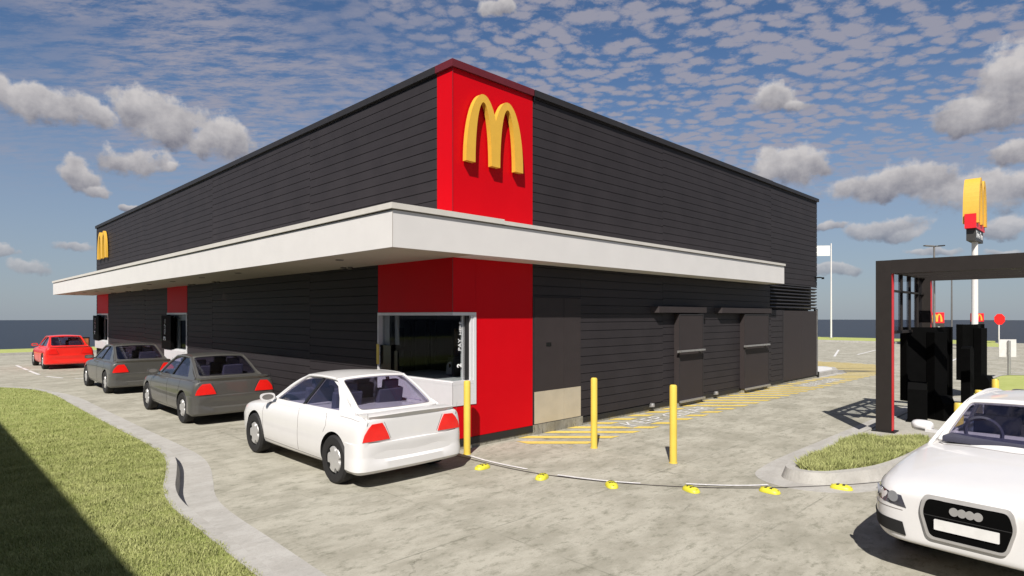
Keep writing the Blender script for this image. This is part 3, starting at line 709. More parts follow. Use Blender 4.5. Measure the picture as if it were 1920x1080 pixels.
# ------------------------------------------------------------------ arched letter signs
def arches(w, h, sw, p=2.0, n=26):
    """outline of a letter of two tall arches, width w, height h, stroke sw; origin bottom centre"""
    rx = (w/2+sw/2)/2; c = rx-sw/2
    ix = rx-sw; ih = h-sw*.66
    def half(cx, r, hh, t): # t in -1..1
        x = r*t; z = hh*(1-abs(t)**p)**(1/p); return (cx+x, z)
    tv = (c)/rx
    o1 = [half(-c, rx, h, -math.cos(PI*k/n)) for k in range(n+1)]
    left = [q for q in o1 if q[0] < -1e-4]
    zv = h*(1-tv**p)**(1/p)
    right = [(-x, z) for x, z in reversed(left)]
    i2 = [half(c, ix, ih, math.cos(PI*k/n)) for k in range(n+1)]
    i1 = [half(-c, ix, ih, math.cos(PI*k/n)) for k in range(n+1)]
    return left+[(0, zv)]+right+i2+i1
def arch_mb(w, h, sw, d, ax):
    mb = MB(); P = arches(w, h, sw); n = len(P)
    v2, fs = patch2d(P, [], 9.0)
    f0, f1 = ((lambda a,b:(a,-d,b)), (lambda a,b:(a,0,b))) if ax == 'y' else ((lambda a,b:(-d,-a,b)), (lambda a,b:(0,-a,b)))
    m_ = len(v2)
    mb.faces([f0(*p) for p in v2]+[f1(*p) for p in v2], fs+[tuple(i+m_ for i in reversed(f)) for f in fs])
    mb.faces([f0(*p) for p in P]+[f1(*p) for p in P], [(i, (i+1) % n, (i+1) % n+n, i+n) for i in range(n)])
    bmesh.ops.remove_doubles(mb.b, verts=mb.b.verts, dist=1e-4); return mb
m1 = arch_mb(1.37, 1.20, .205, .09, 'y').build('arched_letter_sign', M['arch']); m1.location = (.875,-.035,4.87)
tag(m1, 'large golden letter M of two arches fixed to the red corner panel', 'sign')
for x in (-.58,0,.58): MB().box(x-.02,x+.02,-.002,.030,.3,.34).build('fixing', M['redcap'], m1)
m2 = arch_mb(1.70, 1.22, .24, .09, 'x').build('arched_letter_sign', M['arch']); m2.location = (-.045,24.95,4.87)
tag(m2, 'smaller looking golden letter M high on the far end of the boarded side wall', 'sign')
for y in (-.7,.7): MB().box(.0,.04,y-.02,y+.02,.3,.34).build('fixing', M['coping'], m2)

# ------------------------------------------------------------------ bollards
def bollard(name, x, y, h, lab, grp, z0=0.0):
    e = empty(name, (x, y, z0)); tag(e, lab, 'bollard', grp)
    MB().lathe([(0,0),(.056,0),(.056,h-.03),(.050,h-.008),(.035,h),(0,h)], 28).build('post', M['yellow'], e, True)
    MB().lathe([(0,.0),(.064,.0),(.064,.008),(0,.008)], 28).build('base_ring', M['yellow'], e, True)
    return e
GB = 'yellow steel bollards guarding the building corner'
for (x, y, lab) in ((.03,-.33,'yellow bollard at the red corner, beside the tail of the white sedan'), (1.87,-1.51,'yellow bollard in front of the service door, the middle one of three'), (1.88,-3.02,'yellow bollard standing alone on the open paving, nearest the grass island')):
    bollard('bollard', x, y, 1.2, lab, GB)

# ------------------------------------------------------------------ cars
def loft_body(stations, prof):
    """stations: (y, hw, zb, zsh, ztop); prof(i) -> closed half-section; returns evaluated subdivided mesh"""
    mb = MB(); rings = []
    for st in stations:
        h = prof(st); ring = [(x, st[0], z) for x, z in h]+[(-x, st[0], z) for x, z in reversed(h[1:-1])]
        rings.append(ring)
    n = len(rings[0]); v = [p for r in rings for p in r]
    fs = [(i*n+k, i*n+(k+1) % n, (i+1)*n+(k+1) % n, (i+1)*n+k) for i in range(len(rings)-1) for k in range(n)]
    h = n//2
    for base, rev in ((0, False), ((len(rings)-1)*n, True)):
        for k in range(h):
            if k == 0: q = (0, 1, n-1)
            elif k == h-1: q = (k, k+1, n-k)
            else: q = (k, k+1, n-k-1, n-k)
            q = tuple(base+i for i in q); fs.append(q if rev else tuple(reversed(q)))
    mb.faces(v, fs); return mb
def apply_mods(o):
    dg = bpy.context.evaluated_depsgraph_get(); me = bpy.data.meshes.new_from_object(o.evaluated_get(dg)); old = o.data; o.modifiers.clear(); o.data = me; return o
def sedan_prof(st):
    y, w, zb, zs, zt = st
    return [(0,zb),(.72*w,zb),(.92*w,zb+.015),(.975*w,zb+.09),(.995*w,.44),(1.0*w,.60),(.985*w,zs-.14),(.955*w,zs-.045),(.90*w,zs),(.78*w,zs+(zt-zs)*.45),(.42*w,zt-.006),(0,zt)]
SEDAN = dict(
    st=[(-1.96,.60,.40,.70,.80),(-1.958,.74,.30,.84,.915),(-1.95,.805,.25,.885,.945),(-1.915,.845,.225,.90,.955),(-1.84,.862,.215,.905,.96),(-1.62,.868,.205,.91,.965),(-1.31,.872,.20,.91,.96),(-.8,.874,.195,.905,.94),(-.1,.874,.19,.895,.925),(.5,.872,.19,.885,.91),(.95,.868,.19,.87,.90),(1.32,.86,.19,.845,.89),(1.7,.84,.19,.80,.85),(1.95,.79,.20,.75,.80),(2.1,.71,.22,.70,.745),(2.17,.62,.26,.64,.68),(2.185,.50,.33,.57,.60)],
    ax=(-1.31,1.32), wr=.325, tx=.865)
def wheel(par, x, y, r, side):
    w = .205; t = MB().lathe([(r*.60,-w/2+.01),(r*.70,-w/2),(r*.93,-w/2),(r,-w/2+.03),(r,w/2-.03),(r*.93,w/2),(r*.70,w/2),(r*.60,w/2-.01)], 44, 'X').build('wheel', M['tyre'], par, True)
    t.location = (x, y, r)
    MB().lathe([(0,side*(w/2-.06)),(r*.61,side*(w/2-.06)),(r*.61,side*(w/2-.012)),(r*.66,side*(w/2-.006)),(r*.66,side*(w/2-.08)),(0,side*(w/2-.08))], 36, 'X').build('rim', M['satin'], t, True)
    P = []; N = 70
    for k in range(N):
        a = 2*PI*k/N; c = math.cos(5*a); rr = r*(.60 if c > -.25 else .60-.17*min(1, (-c-.25)/.5)); P.append((rr*math.cos(a), rr*math.sin(a)))
    mb = MB(); x0, x1 = side*(w/2-.045), side*(w/2-.012)
    mb.faces([(x1, .86*a, .86*b) for a, b in P]+[(x0, a, b) for a, b in P]+[(x1+side*.006, .25*a, .25*b) for a, b in P], [tuple(2*N+i for i in range(N))]+[(i, (i+1) % N, (i+1) % N+N, i+N) for i in range(N)]+[(i, (i+1) % N, (i+1) % N+2*N, i+2*N) for i in range(N)])
    mb.build('hubcap', M['hub'], t, True)
    return t
def bvh_of(o): 
    dg = bpy.context.evaluated_depsgraph_get(); return BVHTree.FromPolygons([v.co.copy() for v in o.data.vertices], [tuple(p.vertices) for p in o.data.polygons])
def caster(bvh, fr):
    """fr(a,b)-> (origin, dir); returns fn giving hit point and outward normal, lifted by off"""
    def mk(off):
        def fn(a, b):
            o, d = fr(a, b); o = Vector(o); d = Vector(d).normalized(); loc, nrm, i, dist = bvh.ray_cast(o, d, 6)
            if loc is None: loc = o+d*1.5; nrm = -d
            if nrm.dot(d) > 0: nrm = -nrm
            return loc+nrm*off, nrm
        return fn
    return mk
def seam(name, bvh, path, par, m, fr, w=.007, step=.03, off=.0022, closed=False):
    fn = caster(bvh, fr)(off); pts = []
    for i in range(len(path)-(0 if closed else 1)):
        a = Vector(path[i]); b = Vector(path[(i+1) % len(path)]); n = max(1, int((b-a).length/step))
        pts += [a.lerp(b, k/n) for k in range(n)]
    if not closed: pts.append(Vector(path[-1]))
    P = [fn(*p) for p in pts]; V = []; F_ = []
    for i, (p, nn) in enumerate(P):
        t = (P[min(i+1, len(P)-1)][0]-P[max(i-1, 0)][0]).normalized(); s = t.cross(nn).normalized()*w/2
        V += [p-s, p+s, p-s-nn*.004, p+s-nn*.004]
    for i in range(len(P)-1):
        a = 4*i; b = a+4; F_ += [(a, a+1, b+1, b), (a, b, b+2, a+2), (a+1, a+3, b+3, b+1)]
    mb = MB(); mb.faces(V, F_); return mb.build(name, m, par)
SIDE = lambda sx: (lambda a, b: ((sx*2.0, a, b), (-sx, 0, 0)))
REAR = lambda a, b: ((a, -4.0, b), (0, 1, 0))
TOPD = lambda a, b: ((a, b, 2.5), (0, 0, -1))
def seats(par, ys, m, xs=(-.36,.36)):
    for y in ys:
        for x in xs:
            s = MB().obox((x, y, .93), (.44, .12, .46), 0, R(10)).bevel(.035, 3).build('seat', m, par, True)
            MB().obox((x, y-.05, 1.21), (.26, .09, .15), 0, R(8)).bevel(.03, 3).build('headrest', m, s, True)
def mirror(par, x, y, z, s, m, fy=1):
    n, q = 24, 9; V = []; F_ = []
    for j in range(q):           # half ellipsoid, flat face to the rear
        t = j/(q-1)*PI/2
        for k in range(n):
            a = 2*PI*k/n; c = math.cos(a); d = math.sin(a); e = 1/((abs(c)**3+abs(d)**3)**(1/3))
            V.append((.118*math.cos(t)*e*c, -.045+.12*math.sin(t), .062*math.cos(t)*e*d))
    for j in range(q-1):
        for k in range(n): F_.append((j*n+k, j*n+(k+1) % n, (j+1)*n+(k+1) % n, (j+1)*n+k))
    F_.append(tuple(range(n)))
    mb = MB().faces(V, F_); bmesh.ops.remove_doubles(mb.b, verts=mb.b.verts, dist=1e-4)
    o = mb.build('wing_mirror', m, par, True); o.location = (x, y, z)
    g_ = MB().lathe([(0,-.004),(.095,-.004),(.095,0),(0,0)], 24, 'Y').build('mirror_glass', M['pole'], o, True); g_.data.transform(Matrix.Diagonal((.95,1,.45,1))); g_.location = (0,-.045,0)
def make_sedan(paint, seammat, lab, grp=None):
    root = empty('sedan', (0,0,0)); tag(root, lab, 'car', grp)
    body = loft_body(SEDAN['st'], sedan_prof).build('body', paint, root)
    body.modifiers.new('s', 'SUBSURF').levels = 1
    apply_mods(body)
    # wheel arches
    cb = MB()
    for y in SEDAN['ax']:
        for s in (-1, 1): cb.lathe([(0,s*.56),(.365,s*.56),(.365,s*1.1),(0,s*1.1)], 40, 'X', (0,y,.335))
    cut = cb.build('cutter', M['under']); md = body.modifiers.new('b', 'BOOLEAN'); md.object = cut; md.operation = 'DIFFERENCE'; md.solver = 'EXACT'; md.material_mode = 'TRANSFER'
    apply_mods(body); bpy.data.objects.remove(cut)
    me = body.data; me.polygons.foreach_set('use_smooth', [True]*len(me.polygons)); me.set_sharp_from_angle(angle=R(20))
    bv = bvh_of(body)
    # greenhouse
    def side(s):
        def fn(y, z):
            x = .745-(z-.90)*.42-.030*((y+.45)/1.3)**2-.10*max(0, z-1.22)**1.0
            n = Vector((s, 0, .42)).normalized(); return Vector((s*x, y, z)), n
        return fn
    outline = smooth_poly([(.98,.885),(.72,1.03),(.42,1.20),(.10,1.330),(-.25,1.375),(-.65,1.382),(-.93,1.350),(-1.14,1.22),(-1.36,1.06),(-1.60,.955)], False, 4)+[(-1.60,.90),(.98,.86)]
    w1 = [(.74,.945),(.44,1.13),(.12,1.275),(-.20,1.325),(-.50,1.335),(-.62,1.24),(-.76,1.08),(-.81,.965),(-.1,.945)]
    w1 = [(.76,.935),(.44,1.12),(.14,1.27),(-.12,1.318),(-.44,1.335),(-.36,1.20),(-.22,1.03),(-.16,.945)]
    w2 = [(-.215,.947),(-.28,1.04),(-.42,1.21),(-.50,1.335),(-.76,1.328),(-.95,1.26),(-1.10,1.11),(-1.20,.957)]
    for s in (-1, 1):
        sheet('side_frame', outline, [w1, w2], side(s), paint, root, .13, .03, .09)
        def g_in(y, z, s=s): p, n = side(s)(y, z); return p-n*.012, n
        for wv in (w1, w2): sheet('side_window', wv, [], g_in, M['cglass'], root, .3, .004, .15)
        def b_out(y, z, s=s): p, n = side(s)(y, z); return p+n*.003, n
        sheet('door_pillar', [(-.155,.943),(-.215,1.03),(-.355,1.20),(-.436,1.337),(-.502,1.337),(-.425,1.21),(-.285,1.04),(-.220,.945)], [], b_out, M['satin'], root, .2, .02, .15)
    def ws(a, t, yb0, yb1, yt0, yt1, zb, zt, wb, wt, bul, sgn):
        w = wb+(wt-wb)*t; yb = yb0+yb1*a*a; yt = yt0+yt1*a*a
        p = Vector((a*w, yb+(yt-yb)*t, zb+(zt-.030*a*a-zb)*t+bul*math.sin(PI*min(max(t, 0), 1))))
        return p, Vector((0, sgn*.55, .85)).normalized()
    WS = lambda a, t: ws(a, t, 1.12, -.16, .02, -.05, .885, 1.395, .705, .565, .02, 1)
    RG = lambda a, t: ws(a, t, -1.66, .10, -.93, .03, .955, 1.390, .665, .565, .02, -1)
    fullf = [(-1,-.02),(1,-.02),(1,1),(-1,1)]
    hole = round_poly([(-.90,.06),(.90,.06),(.90,.93),(-.90,.93)], .1)
    for nm, FN in (('windscreen', WS), ('rear_window', RG)):
        fr = sheet(nm+'_frame', fullf, [hole], FN, paint, root, .2, .02, .12)
        def gi(a, t, FN=FN): p, n = FN(a, t); return p-n*.008, n
        sheet(nm, hole, [], gi, M['cglass'], root, .25, .004, .2)
        def so(a, t, FN=FN): p, n = FN(a, t); return p, n
        P = [FN(*q) for q in densify(hole, .12)]
    # dark rubber line round the rear glass
    hl = densify(hole, .08); P = [RG(*q) for q in hl]; V = []; N = len(P)
    mb = MB()
    for i in range(N):
        p, nn = P[i]; t = (P[(i+1) % N][0]-P[i-1][0]).normalized(); sd_ = t.cross(nn).normalized()*.004; V += [p-sd_+nn*.002, p+sd_+nn*.002]
    mb.faces(V, [(2*i, 2*i+1, (2*i+3) % (2*N), (2*i+2) % (2*N)) for i in range(N)]); mb.build('window_seal', seammat, root)
    def roof(a, t):
        y0 = .02-.05*a*a; y1 = -.93+.03*a*a
        return Vector((a*.575, y0+(y1-y0)*t, 1.395-.030*a*a+.022*math.sin(PI*t)*(1-.3*a*a))), Vector((0,0,1))
    sheet('roof', [(-1,0),(1,0),(1,1),(-1,1)], [], roof, paint, root, .16, .03, .12)
    for s in (-1, 1):   # rounded rails along the pillars and roof edge
        pts = [WS(s, t)[0] for t in (0,.25,.5,.75,1)]+[roof(s, t)[0] for t in (.15,.3,.5,.7,.85)]+[RG(s, t)[0] for t in (1,.75,.5,.25,0)]
        pts = [Vector((p.x*.985, p.y, p.z-.014)) for p in pts]
        MB().tube(pts, .020, 8).build('roof_rail', paint, root, True)
    # rear: lid lip, lamps, seams
    mb = MB(); n = 14; V = []
    for i in range(n+1):
        a = -1+2*i/n; x = a*.70; yb = -1.990+.035*a**6+.012*a*a; z = .965-.012*a*a
        V += [(x, yb, z-.006), (x, yb+.03, z+.004), (x, yb+.26, z+.002), (x, yb+.20, z-.05), (x*.985, yb+.045, z-.080)]
    mb.faces(V, [(5*i+k, 5*i+(k+1) % 5, 5*i+5+(k+1) % 5, 5*i+5+k) for i in range(n) for k in range(5)]+[tuple(range(4,-1,-1)), tuple(range(5*n, 5*n+5))]); mb.build('boot_lip', paint, root, True)
    for s in (-1, 1):
        def lf(phi, z, s=s):
            o = Vector((s*.38, -1.50, z)); d = Vector((s*math.sin(phi), -math.cos(phi), 0)); return o+d*1.2, -d
        sheet('tail_lamp', [(s*.40,.635),(s*.80,.63),(s*.775,.72),(s*.72,.80),(s*.665,.852),(s*.515,.858),(s*.47,.79),(s*.425,.70)], [], caster(bv, REAR)(.010), M['lamp'], root, .11, .018, .10)
        mirror(root, s*.87, .80, .975, s, paint)
        MB().box(*(sorted((s*.68, s*.86))), .80, .86, .925, .95).build('mirror_arm', paint, root)
        for path in ([(.98,.86),(1.0,.74),(.97,.55),(.94,.34)], [(-.16,.90),(-.24,.84),(-.27,.65),(-.26,.30)], [(-.98,.90),(-1.06,.86),(-1.09,.76),(-1.03,.66)], [(.95,.30),(-.93,.27)], [(-1.35,.905),(-1.65,.900),(-1.86,.885)]):
            seam('door_seam', bv, path, root, seammat, SIDE(s), .006)
    seam('boot_seam', bv, [(-.72,.62),(-.5,.605),(.5,.605),(.72,.62)], root, seammat, REAR, .006)
    seam('boot_seam', bv, [(-.38,.64),(-.48,.862)], root, seammat, REAR, .006); seam('boot_seam', bv, [(.38,.64),(.48,.862)], root, seammat, REAR, .006)
    seam('boot_seam', bv, [(-.74,-1.98),(-.70,-1.80),(-.66,-1.60)], root, seammat, TOPD, .006); seam('boot_seam', bv, [(.74,-1.98),(.70,-1.80),(.66,-1.60)], root, seammat, TOPD, .006)
    # bumper band swept round the tail, scooped low in the middle
    half = [(0,-1.978),(.25,-1.974),(.50,-1.966),(.68,-1.954),(.78,-1.938),(.838,-1.902),(.862,-1.84),(.868,-1.75),(.869,-1.62)]
    path = [(-x, y) for x, y in reversed(half[1:])]+half; path = smooth_poly(path, False, 3); V = []; n = len(path)
    for i, (x, y) in enumerate(path):
        a = Vector(path[max(i-1,0)]); b = Vector(path[min(i+1,n-1)]); t = (b-a).normalized(); nx, ny = t.y, -t.x
        c = max(0, 1-abs(x)/.72); sc = .045*min(1, c*2.2); e = min(1, (abs(y)-1.62)/.14) if abs(x) > .8 else 1; e = max(0, min(1, e))
        for o_, z in ((-.03,.615),(.006*e,.600),(.012*e,.545),(.010*e-sc*.9,.44-.03*c),(.012*e-sc*.9,.40-.02*c),(.020*e,.345),(.018*e,.25),(-.03,.205)): V.append((x+nx*o_, y+ny*o_, z))
    mb = MB(); mb.faces(V, [(8*i+k, 8*i+(k+1) % 8, 8*i+8+(k+1) % 8, 8*i+8+k) for i in range(n-1) for k in range(8)]+[tuple(range(7,-1,-1)), tuple(range(8*(n-1), 8*n))]); mb.build('rear_bumper', paint, root, True)
    seats(root, (.05, -.78), M['seat'])
    MB().obox((0,.80,.93),(1.2,.30,.12)).bevel(.03).build('dashboard', M['seat'], root, True)
    MB().obox((0,.30,1.30),(.24,.03,.07)).bevel(.01).tube([(0,.30,1.33),(0,.27,1.38)],.008,6).build('inner_mirror', M['satin'], root)
    for y in SEDAN['ax']:
        for s in (-1, 1): wheel(root, s*(SEDAN['tx']-.1), y, SEDAN['wr'], s)
    return root
GS = 'sedans queueing along the pick-up windows'
base = make_sedan(M['cw'], M['seam'], 'white sedan with red tail lamps, last in the queue beside the corner window', GS)
base.location = (-1.53, .92, 0)
paints = {M['cw']: 0}
def recolour(o, paint, sm):
    """copies of painted meshes so that each car keeps its own colour"""
    for ch in o.children:
        if ch.data and (M['cw'] in list(ch.data.materials) or M['seam'] in list(ch.data.materials)):
            ch.data = ch.data.copy()
            for i, mm in enumerate(ch.data.materials):
                if mm == M['cw']: ch.data.materials[i] = paint
                if mm == M['seam']: ch.data.materials[i] = sm
        recolour(ch, paint, sm)
for (y, p, lab) in ((7.38, 'cg', 'dark grey sedan directly in front of the white sedan'), (14.35, 'cg', 'dark grey sedan farther up the queue, right behind the red car'), (25.7, 'cr', 'bright red sedan at the head of the queue')):
    c = copy_tree(base); c.location = (-1.49, y, 0); c['label'] = lab; recolour(c, M[p], M['seamd'])

# the saloon at the right, seen from the front
FRONT = lambda a, b: ((a, 5.0, b), (0, -1, 0))
def qprof(st):
    y, w, zb, zs, zt = st
    return [(0,zb),(.72*w,zb),(.90*w,zb+.01),(.965*w,zb+.07),(.995*w,.42),(1.0*w,.58),(.985*w,zs-.13),(.95*w,zs-.045),(.88*w,zs),(.72*w,zs+(zt-zs)*.5),(.40*w,zt-.004),(0,zt)]
def make_saloon():
    root = empty('saloon', (0,0,0)); tag(root, 'white saloon with large black grille and four ring badge, nose towards the viewer', 'car')
    st = [(-2.45,.60,.40,.72,.80),(-2.44,.72,.30,.86,.94),(-2.38,.84,.25,.94,1.0),(-2.1,.90,.22,.96,1.0),(-1.5,.915,.20,.96,.99),(-.6,.918,.19,.95,.975),(.3,.916,.19,.93,.965),(.85,.912,.19,.915,.965),(1.2,.907,.19,.885,.945),(1.6,.897,.19,.845,.905),(1.95,.872,.22,.81,.865),(2.2,.825,.26,.785,.835),(2.36,.75,.29,.755,.80),(2.43,.66,.30,.735,.775),(2.452,.54,.32,.70,.74),(2.457,.40,.36,.65,.69)]
    body = loft_body(st, qprof).build('body', M['cw'], root); body.modifiers.new('s','SUBSURF').levels = 2; apply_mods(body)
    cb = MB()
    for y in (-1.40, 1.44):
        for s in (-1, 1): cb.lathe([(0,s*.58),(.372,s*.58),(.372,s*1.1),(0,s*1.1)], 40, 'X', (0,y,.345))
    cut = cb.build('cutter', M['under']); md = body.modifiers.new('b','BOOLEAN'); md.object = cut; md.operation = 'DIFFERENCE'; md.solver = 'EXACT'; md.material_mode = 'TRANSFER'
    apply_mods(body); bpy.data.objects.remove(cut)
    body.data.polygons.foreach_set('use_smooth', [True]*len(body.data.polygons)); body.data.set_sharp_from_angle(angle=R(40))
    bv = bvh_of(body)
    def ws(a, t, yb0, yb1, yt0, yt1, zb, zt, wb, wt, bul, sgn):
        w = wb+(wt-wb)*t; yb = yb0+yb1*a*a; yt = yt0+yt1*a*a
        return Vector((a*w, yb+(yt-yb)*t, zb+(zt-.035*a*a-zb)*t+bul*math.sin(PI*min(max(t,0),1)))), Vector((0, sgn*.5, .85)).normalized()
    WS = lambda a, t: ws(a, t, .98, -.24, .30, -.07, .955, 1.375, .735, .585, .015, 1)
    RG = lambda a, t: ws(a, t, -1.95, .10, -1.15, .04, .985, 1.36, .70, .58, .02, -1)
    hole = round_poly([(-.91,.10),(.91,.10),(.91,.90),(-.91,.90)], .08)
    for nm, FN in (('windscreen', WS), ('rear_window', RG)):
        sheet(nm+'_frame', [(-1,-.03),(1,-.03),(1,1),(-1,1)], [hole], FN, M['cw'], root, .2, .025, .12)
        def gi(a, t, FN=FN): p, n = FN(a, t); return p-n*.012, n
        sheet(nm, hole, [], gi, M['cglass'], root, .25, .004, .2)
        hl = densify(hole, .08); P = [FN(*q) for q in hl]; V = []; N = len(P)
        for i in range(N):
            p, nn = P[i]; t = (P[(i+1) % N][0]-P[i-1][0]).normalized(); sd_ = t.cross(nn).normalized()*.004; V += [p-sd_+nn*.002, p+sd_+nn*.002]
        MB().faces(V, [(2*i, 2*i+1, (2*i+3) % (2*N), (2*i+2) % (2*N)) for i in range(N)]).build('window_seal', M['seam'], root)
    def roof(a, t):
        y0 = .30-.07*a*a; y1 = -1.15+.04*a*a
        return Vector((a*(.587-.005*t), y0+(y1-y0)*t, 1.375-.015*t-.035*a*a+.045*math.sin(PI*t)*(1-.3*a*a))), Vector((0,0,1))
    sheet('roof', [(-1,0),(1,0),(1,1),(-1,1)], [], roof, M['cw'], root, .16, .03, .12)
    def side(s):
        def fn(y, z):
            x = .795-(z-.93)*.44-.035*((y+.4)/1.4)**2; return Vector((s*x, y, z)), Vector((s, 0, .44)).normalized()
        return fn
    outline = smooth_poly([(.98,.93),(.70,1.10),(.40,1.26),(.15,1.345),(-.4,1.40),(-.9,1.375),(-1.2,1.31),(-1.6,1.13),(-1.95,.98)], False, 4)+[(-1.95,.93),(.98,.90)]
    w1 = [(.72,.99),(.40,1.18),(.12,1.29),(-.28,1.335),(-.30,.99)]; w2 = [(-.36,.99),(-.35,1.335),(-.85,1.315),(-1.2,1.22),(-1.5,1.05),(-1.5,1.0)]
    for s in (-1, 1):
        sheet('side_frame', outline, [w1, w2], side(s), M['cw'], root, .14, .03, .1)
        def g_in(y, z, s=s): p, n = side(s)(y, z); return p-n*.012, n
        for wv in (w1, w2): sheet('side_window', wv, [], g_in, M['cglass'], root, .3, .004, .15)
        pts = [WS(s, t)[0] for t in (0,.25,.5,.75,1)]+[roof(s, t)[0] for t in (.15,.3,.5,.7,.85)]+[RG(s, t)[0] for t in (1,.75,.5,.25,0)]
        MB().tube([Vector((p.x*.985, p.y, p.z-.018)) for p in pts], .026, 8).build('roof_rail', M['cw'], root, True)
        mirror(root, s*1.02, .42, 1.01, s, M['cw'])
        MB().box(*(sorted((s*.74, s*.96))), .42, .48, .955, .985).build('mirror_arm', M['cw'], root)
        def lf(phi, z, s=s):
            o = Vector((s*.45, 1.72, z)); d = Vector((s*math.sin(phi), math.cos(phi), 0)); return o+d*1.2, -d
        hl_ = [(.02,.60),(.30,.618),(.60,.645),(1.00,.69),(1.02,.745),(.70,.735),(.40,.72),(.08,.70)]
        sheet('headlight', hl_, [], caster(bv, lf)(.004), M['headlens'], root, .1, .006, .08)
        for ph in (.17, .52):
            c0, n0 = caster(bv, lf)(.006)(ph, .68); mt = frame(c0, n0.cross(Vector((0,0,1))), Vector((0,0,1)))
            o = MB().lathe([(0,.012),(.035,.010),(.045,0),(.048,-.01),(0,-.01)], 22, 'Z').build('lamp_bulb_cover', M['lens2'], root, True); o.data.transform(mt)
        sheet('intake', [(.02,.365),(.66,.40),(.95,.43),(.95,.515),(.60,.50),(.06,.475)], [], caster(bv, lf)(.009), M['under'], root, .1, .006, .08)
        seam('bumper_crease', bv, [(.06,.575),(.40,.585),(.75,.61),(1.1,.65)], root, M['seam'], lf, .005)
        seam('door_seam', bv, [(.98,.88),(1.0,.74),(.99,.36)], root, M['seam'], SIDE(s), .006)
    G = lambda pts, r: round_poly(pts, r, 5)
    go = G([(-.322,.748),(.322,.748),(.350,.61),(.288,.395),(-.288,.395),(-.350,.61)], .05)
    gi_ = G([(-.295,.722),(.295,.722),(.328,.608),(.270,.415),(-.270,.415),(-.328,.608)], .045)
    sheet('grille_surround', go, [gi_], caster(bv, FRONT)(.024), M['gsur'], root, .05, .03, .03)
    sheet('grille', gi_, [], caster(bv, FRONT)(.016), M['board_black'], root, .04, .01, .03)
    seam('grille_crease', bv, [(-.320,.59),(.320,.59)], root, M['seamd'], FRONT, .006, off=.019)
    for k in range(4):
        cx = (k-1.5)*.058
        sheet('ring_badge', [(cx+.034*math.cos(t*PI/10), 0.656+.034*math.sin(t*PI/10)) for t in range(20)], [], caster(bv, FRONT)(.026+.0006*(k % 2)), M['badge'], root, .05, .008, .02)
    pl = sheet('number_plate', G([(-.235,.482),(.235,.482),(.235,.568),(-.235,.568)], .008), [], lambda a, b: (Vector((a, 2.486-.02*a*a+(b-.43)*.0, b)), Vector((0,1,0))), M['plate'], root, .12, .01, .1)
    seam('bonnet_seam', bv, [(-.70,.86),(-.62,.97),(0,1.06),(.62,.97),(.70,.86)], root, M['seam'], TOPD, .008)
    seats(root, (.0, -.85), M['seat'], (-.38,.38))
    MB().obox((0,.78,.985),(1.3,.30,.06)).bevel(.02).build('dashboard', M['seat'], root, True)
    sw = MB().lathe([(.17,-.012),(.19,0),(.17,.012),(.15,0)], 28, 'Y').build('steering_wheel', M['seat'], root, True); sw.location = (.38,.50,1.03); sw.rotation_euler = (R(-20),0,0)
    for y in (-1.40, 1.44):
        for s in (-1, 1): wheel(root, s*.80, y, .335, s)
    return root
M['headlens'] = mat('headlight_housing', (.07,.07,.09), .15, .3, var=.35, scale=9, coat=1.0)
M['lens2'] = mat('headlight_projector', (.34,.35,.39), .12, .5, coat=1.0)
M['gsur'] = mat('matt_silver_trim', (.40,.385,.37), .45, .3); M['badge'] = mat('badge_grey', (.36,.35,.34), .45, .3); M['plate'] = mat('blank_plate', (.66,.65,.63), .45)
sal = make_saloon(); sal.location = (2.04, -7.26, 0); sal.rotation_euler = (0, 0, R(90-6)); sal.scale = (.93, 1, 1)
# dark sedan behind it, only its mirror and pillar reach into view
c = copy_tree(base); tag(c, 'grey sedan following the white saloon at the right edge, only mirror and pillar showing', 'car')
if 'group' in c: del c['group']
c.location = (7.45, -7.55, .0); c.rotation_euler = (0, 0, R(90)); recolour(c, M['cg'], M['seamd'])

# ------------------------------------------------------------------ lane studs
def stud():
    e = MB(); n, m_ = 28, 7; V = []; F_ = []
    L_, W_, H_ = .135, .082, .062
    for j in range(m_):
        t = j/(m_-1)*PI/2; rr = math.cos(t)**.75; zz = math.sin(t)
        for k in range(n):
            a = 2*PI*k/n; sq = 1/((abs(math.cos(a))**2.6+abs(math.sin(a))**2.6)**(1/2.6))
            V.append((L_*rr*sq*math.cos(a), W_*rr*sq*math.sin(a), H_*zz))
    for j in range(m_-1):
        for k in range(n): F_.append((j*n+k, j*n+(k+1) % n, (j+1)*n+(k+1) % n, (j+1)*n+k))
    F_.append(tuple(range(n-1,-1,-1))); e.faces(V, F_)
    bmesh.ops.remove_doubles(e.b, verts=e.b.verts, dist=1e-4)
    return e
def make_stud(lab):
    r = empty('lane_stud', (0,0,0)); tag(r, lab, 'road stud', 'yellow rubber studs along the curved lane line')
    b = stud().build('body', M['rubber'], r, True); bv = bvh_of(b)
    for sx in (-.035, .035):
        sheet('black_mark', [(sx-.018,-.045),(sx+.018,-.045),(sx+.024,-.014),(sx+.006,0),(sx+.024,.014),(sx+.018,.045),(sx-.018,.045),(sx-.006,.014),(sx-.018,0),(sx-.006,-.014)], [], caster(bv, lambda a, b2: ((a, b2, 1), (0,0,-1)))(.0015), M['tyre'], r, .03, .003, .02)
    for sx in (-.105, .105):
        p, nn = caster(bv, lambda a, b2: ((a, b2, 1), (0,0,-1)))(.0006)(sx, 0)
        o = MB().lathe([(0,.0),(.011,.0),(.014,.003),(.0145,-.006),(0,-.006)], 14).build('bolt_hole', M['studhole'], r, True); o.data.transform(Matrix.Translation(p))
    return r
M['studhole'] = mat('dirty_yellow', (.30,.26,.01), .7)
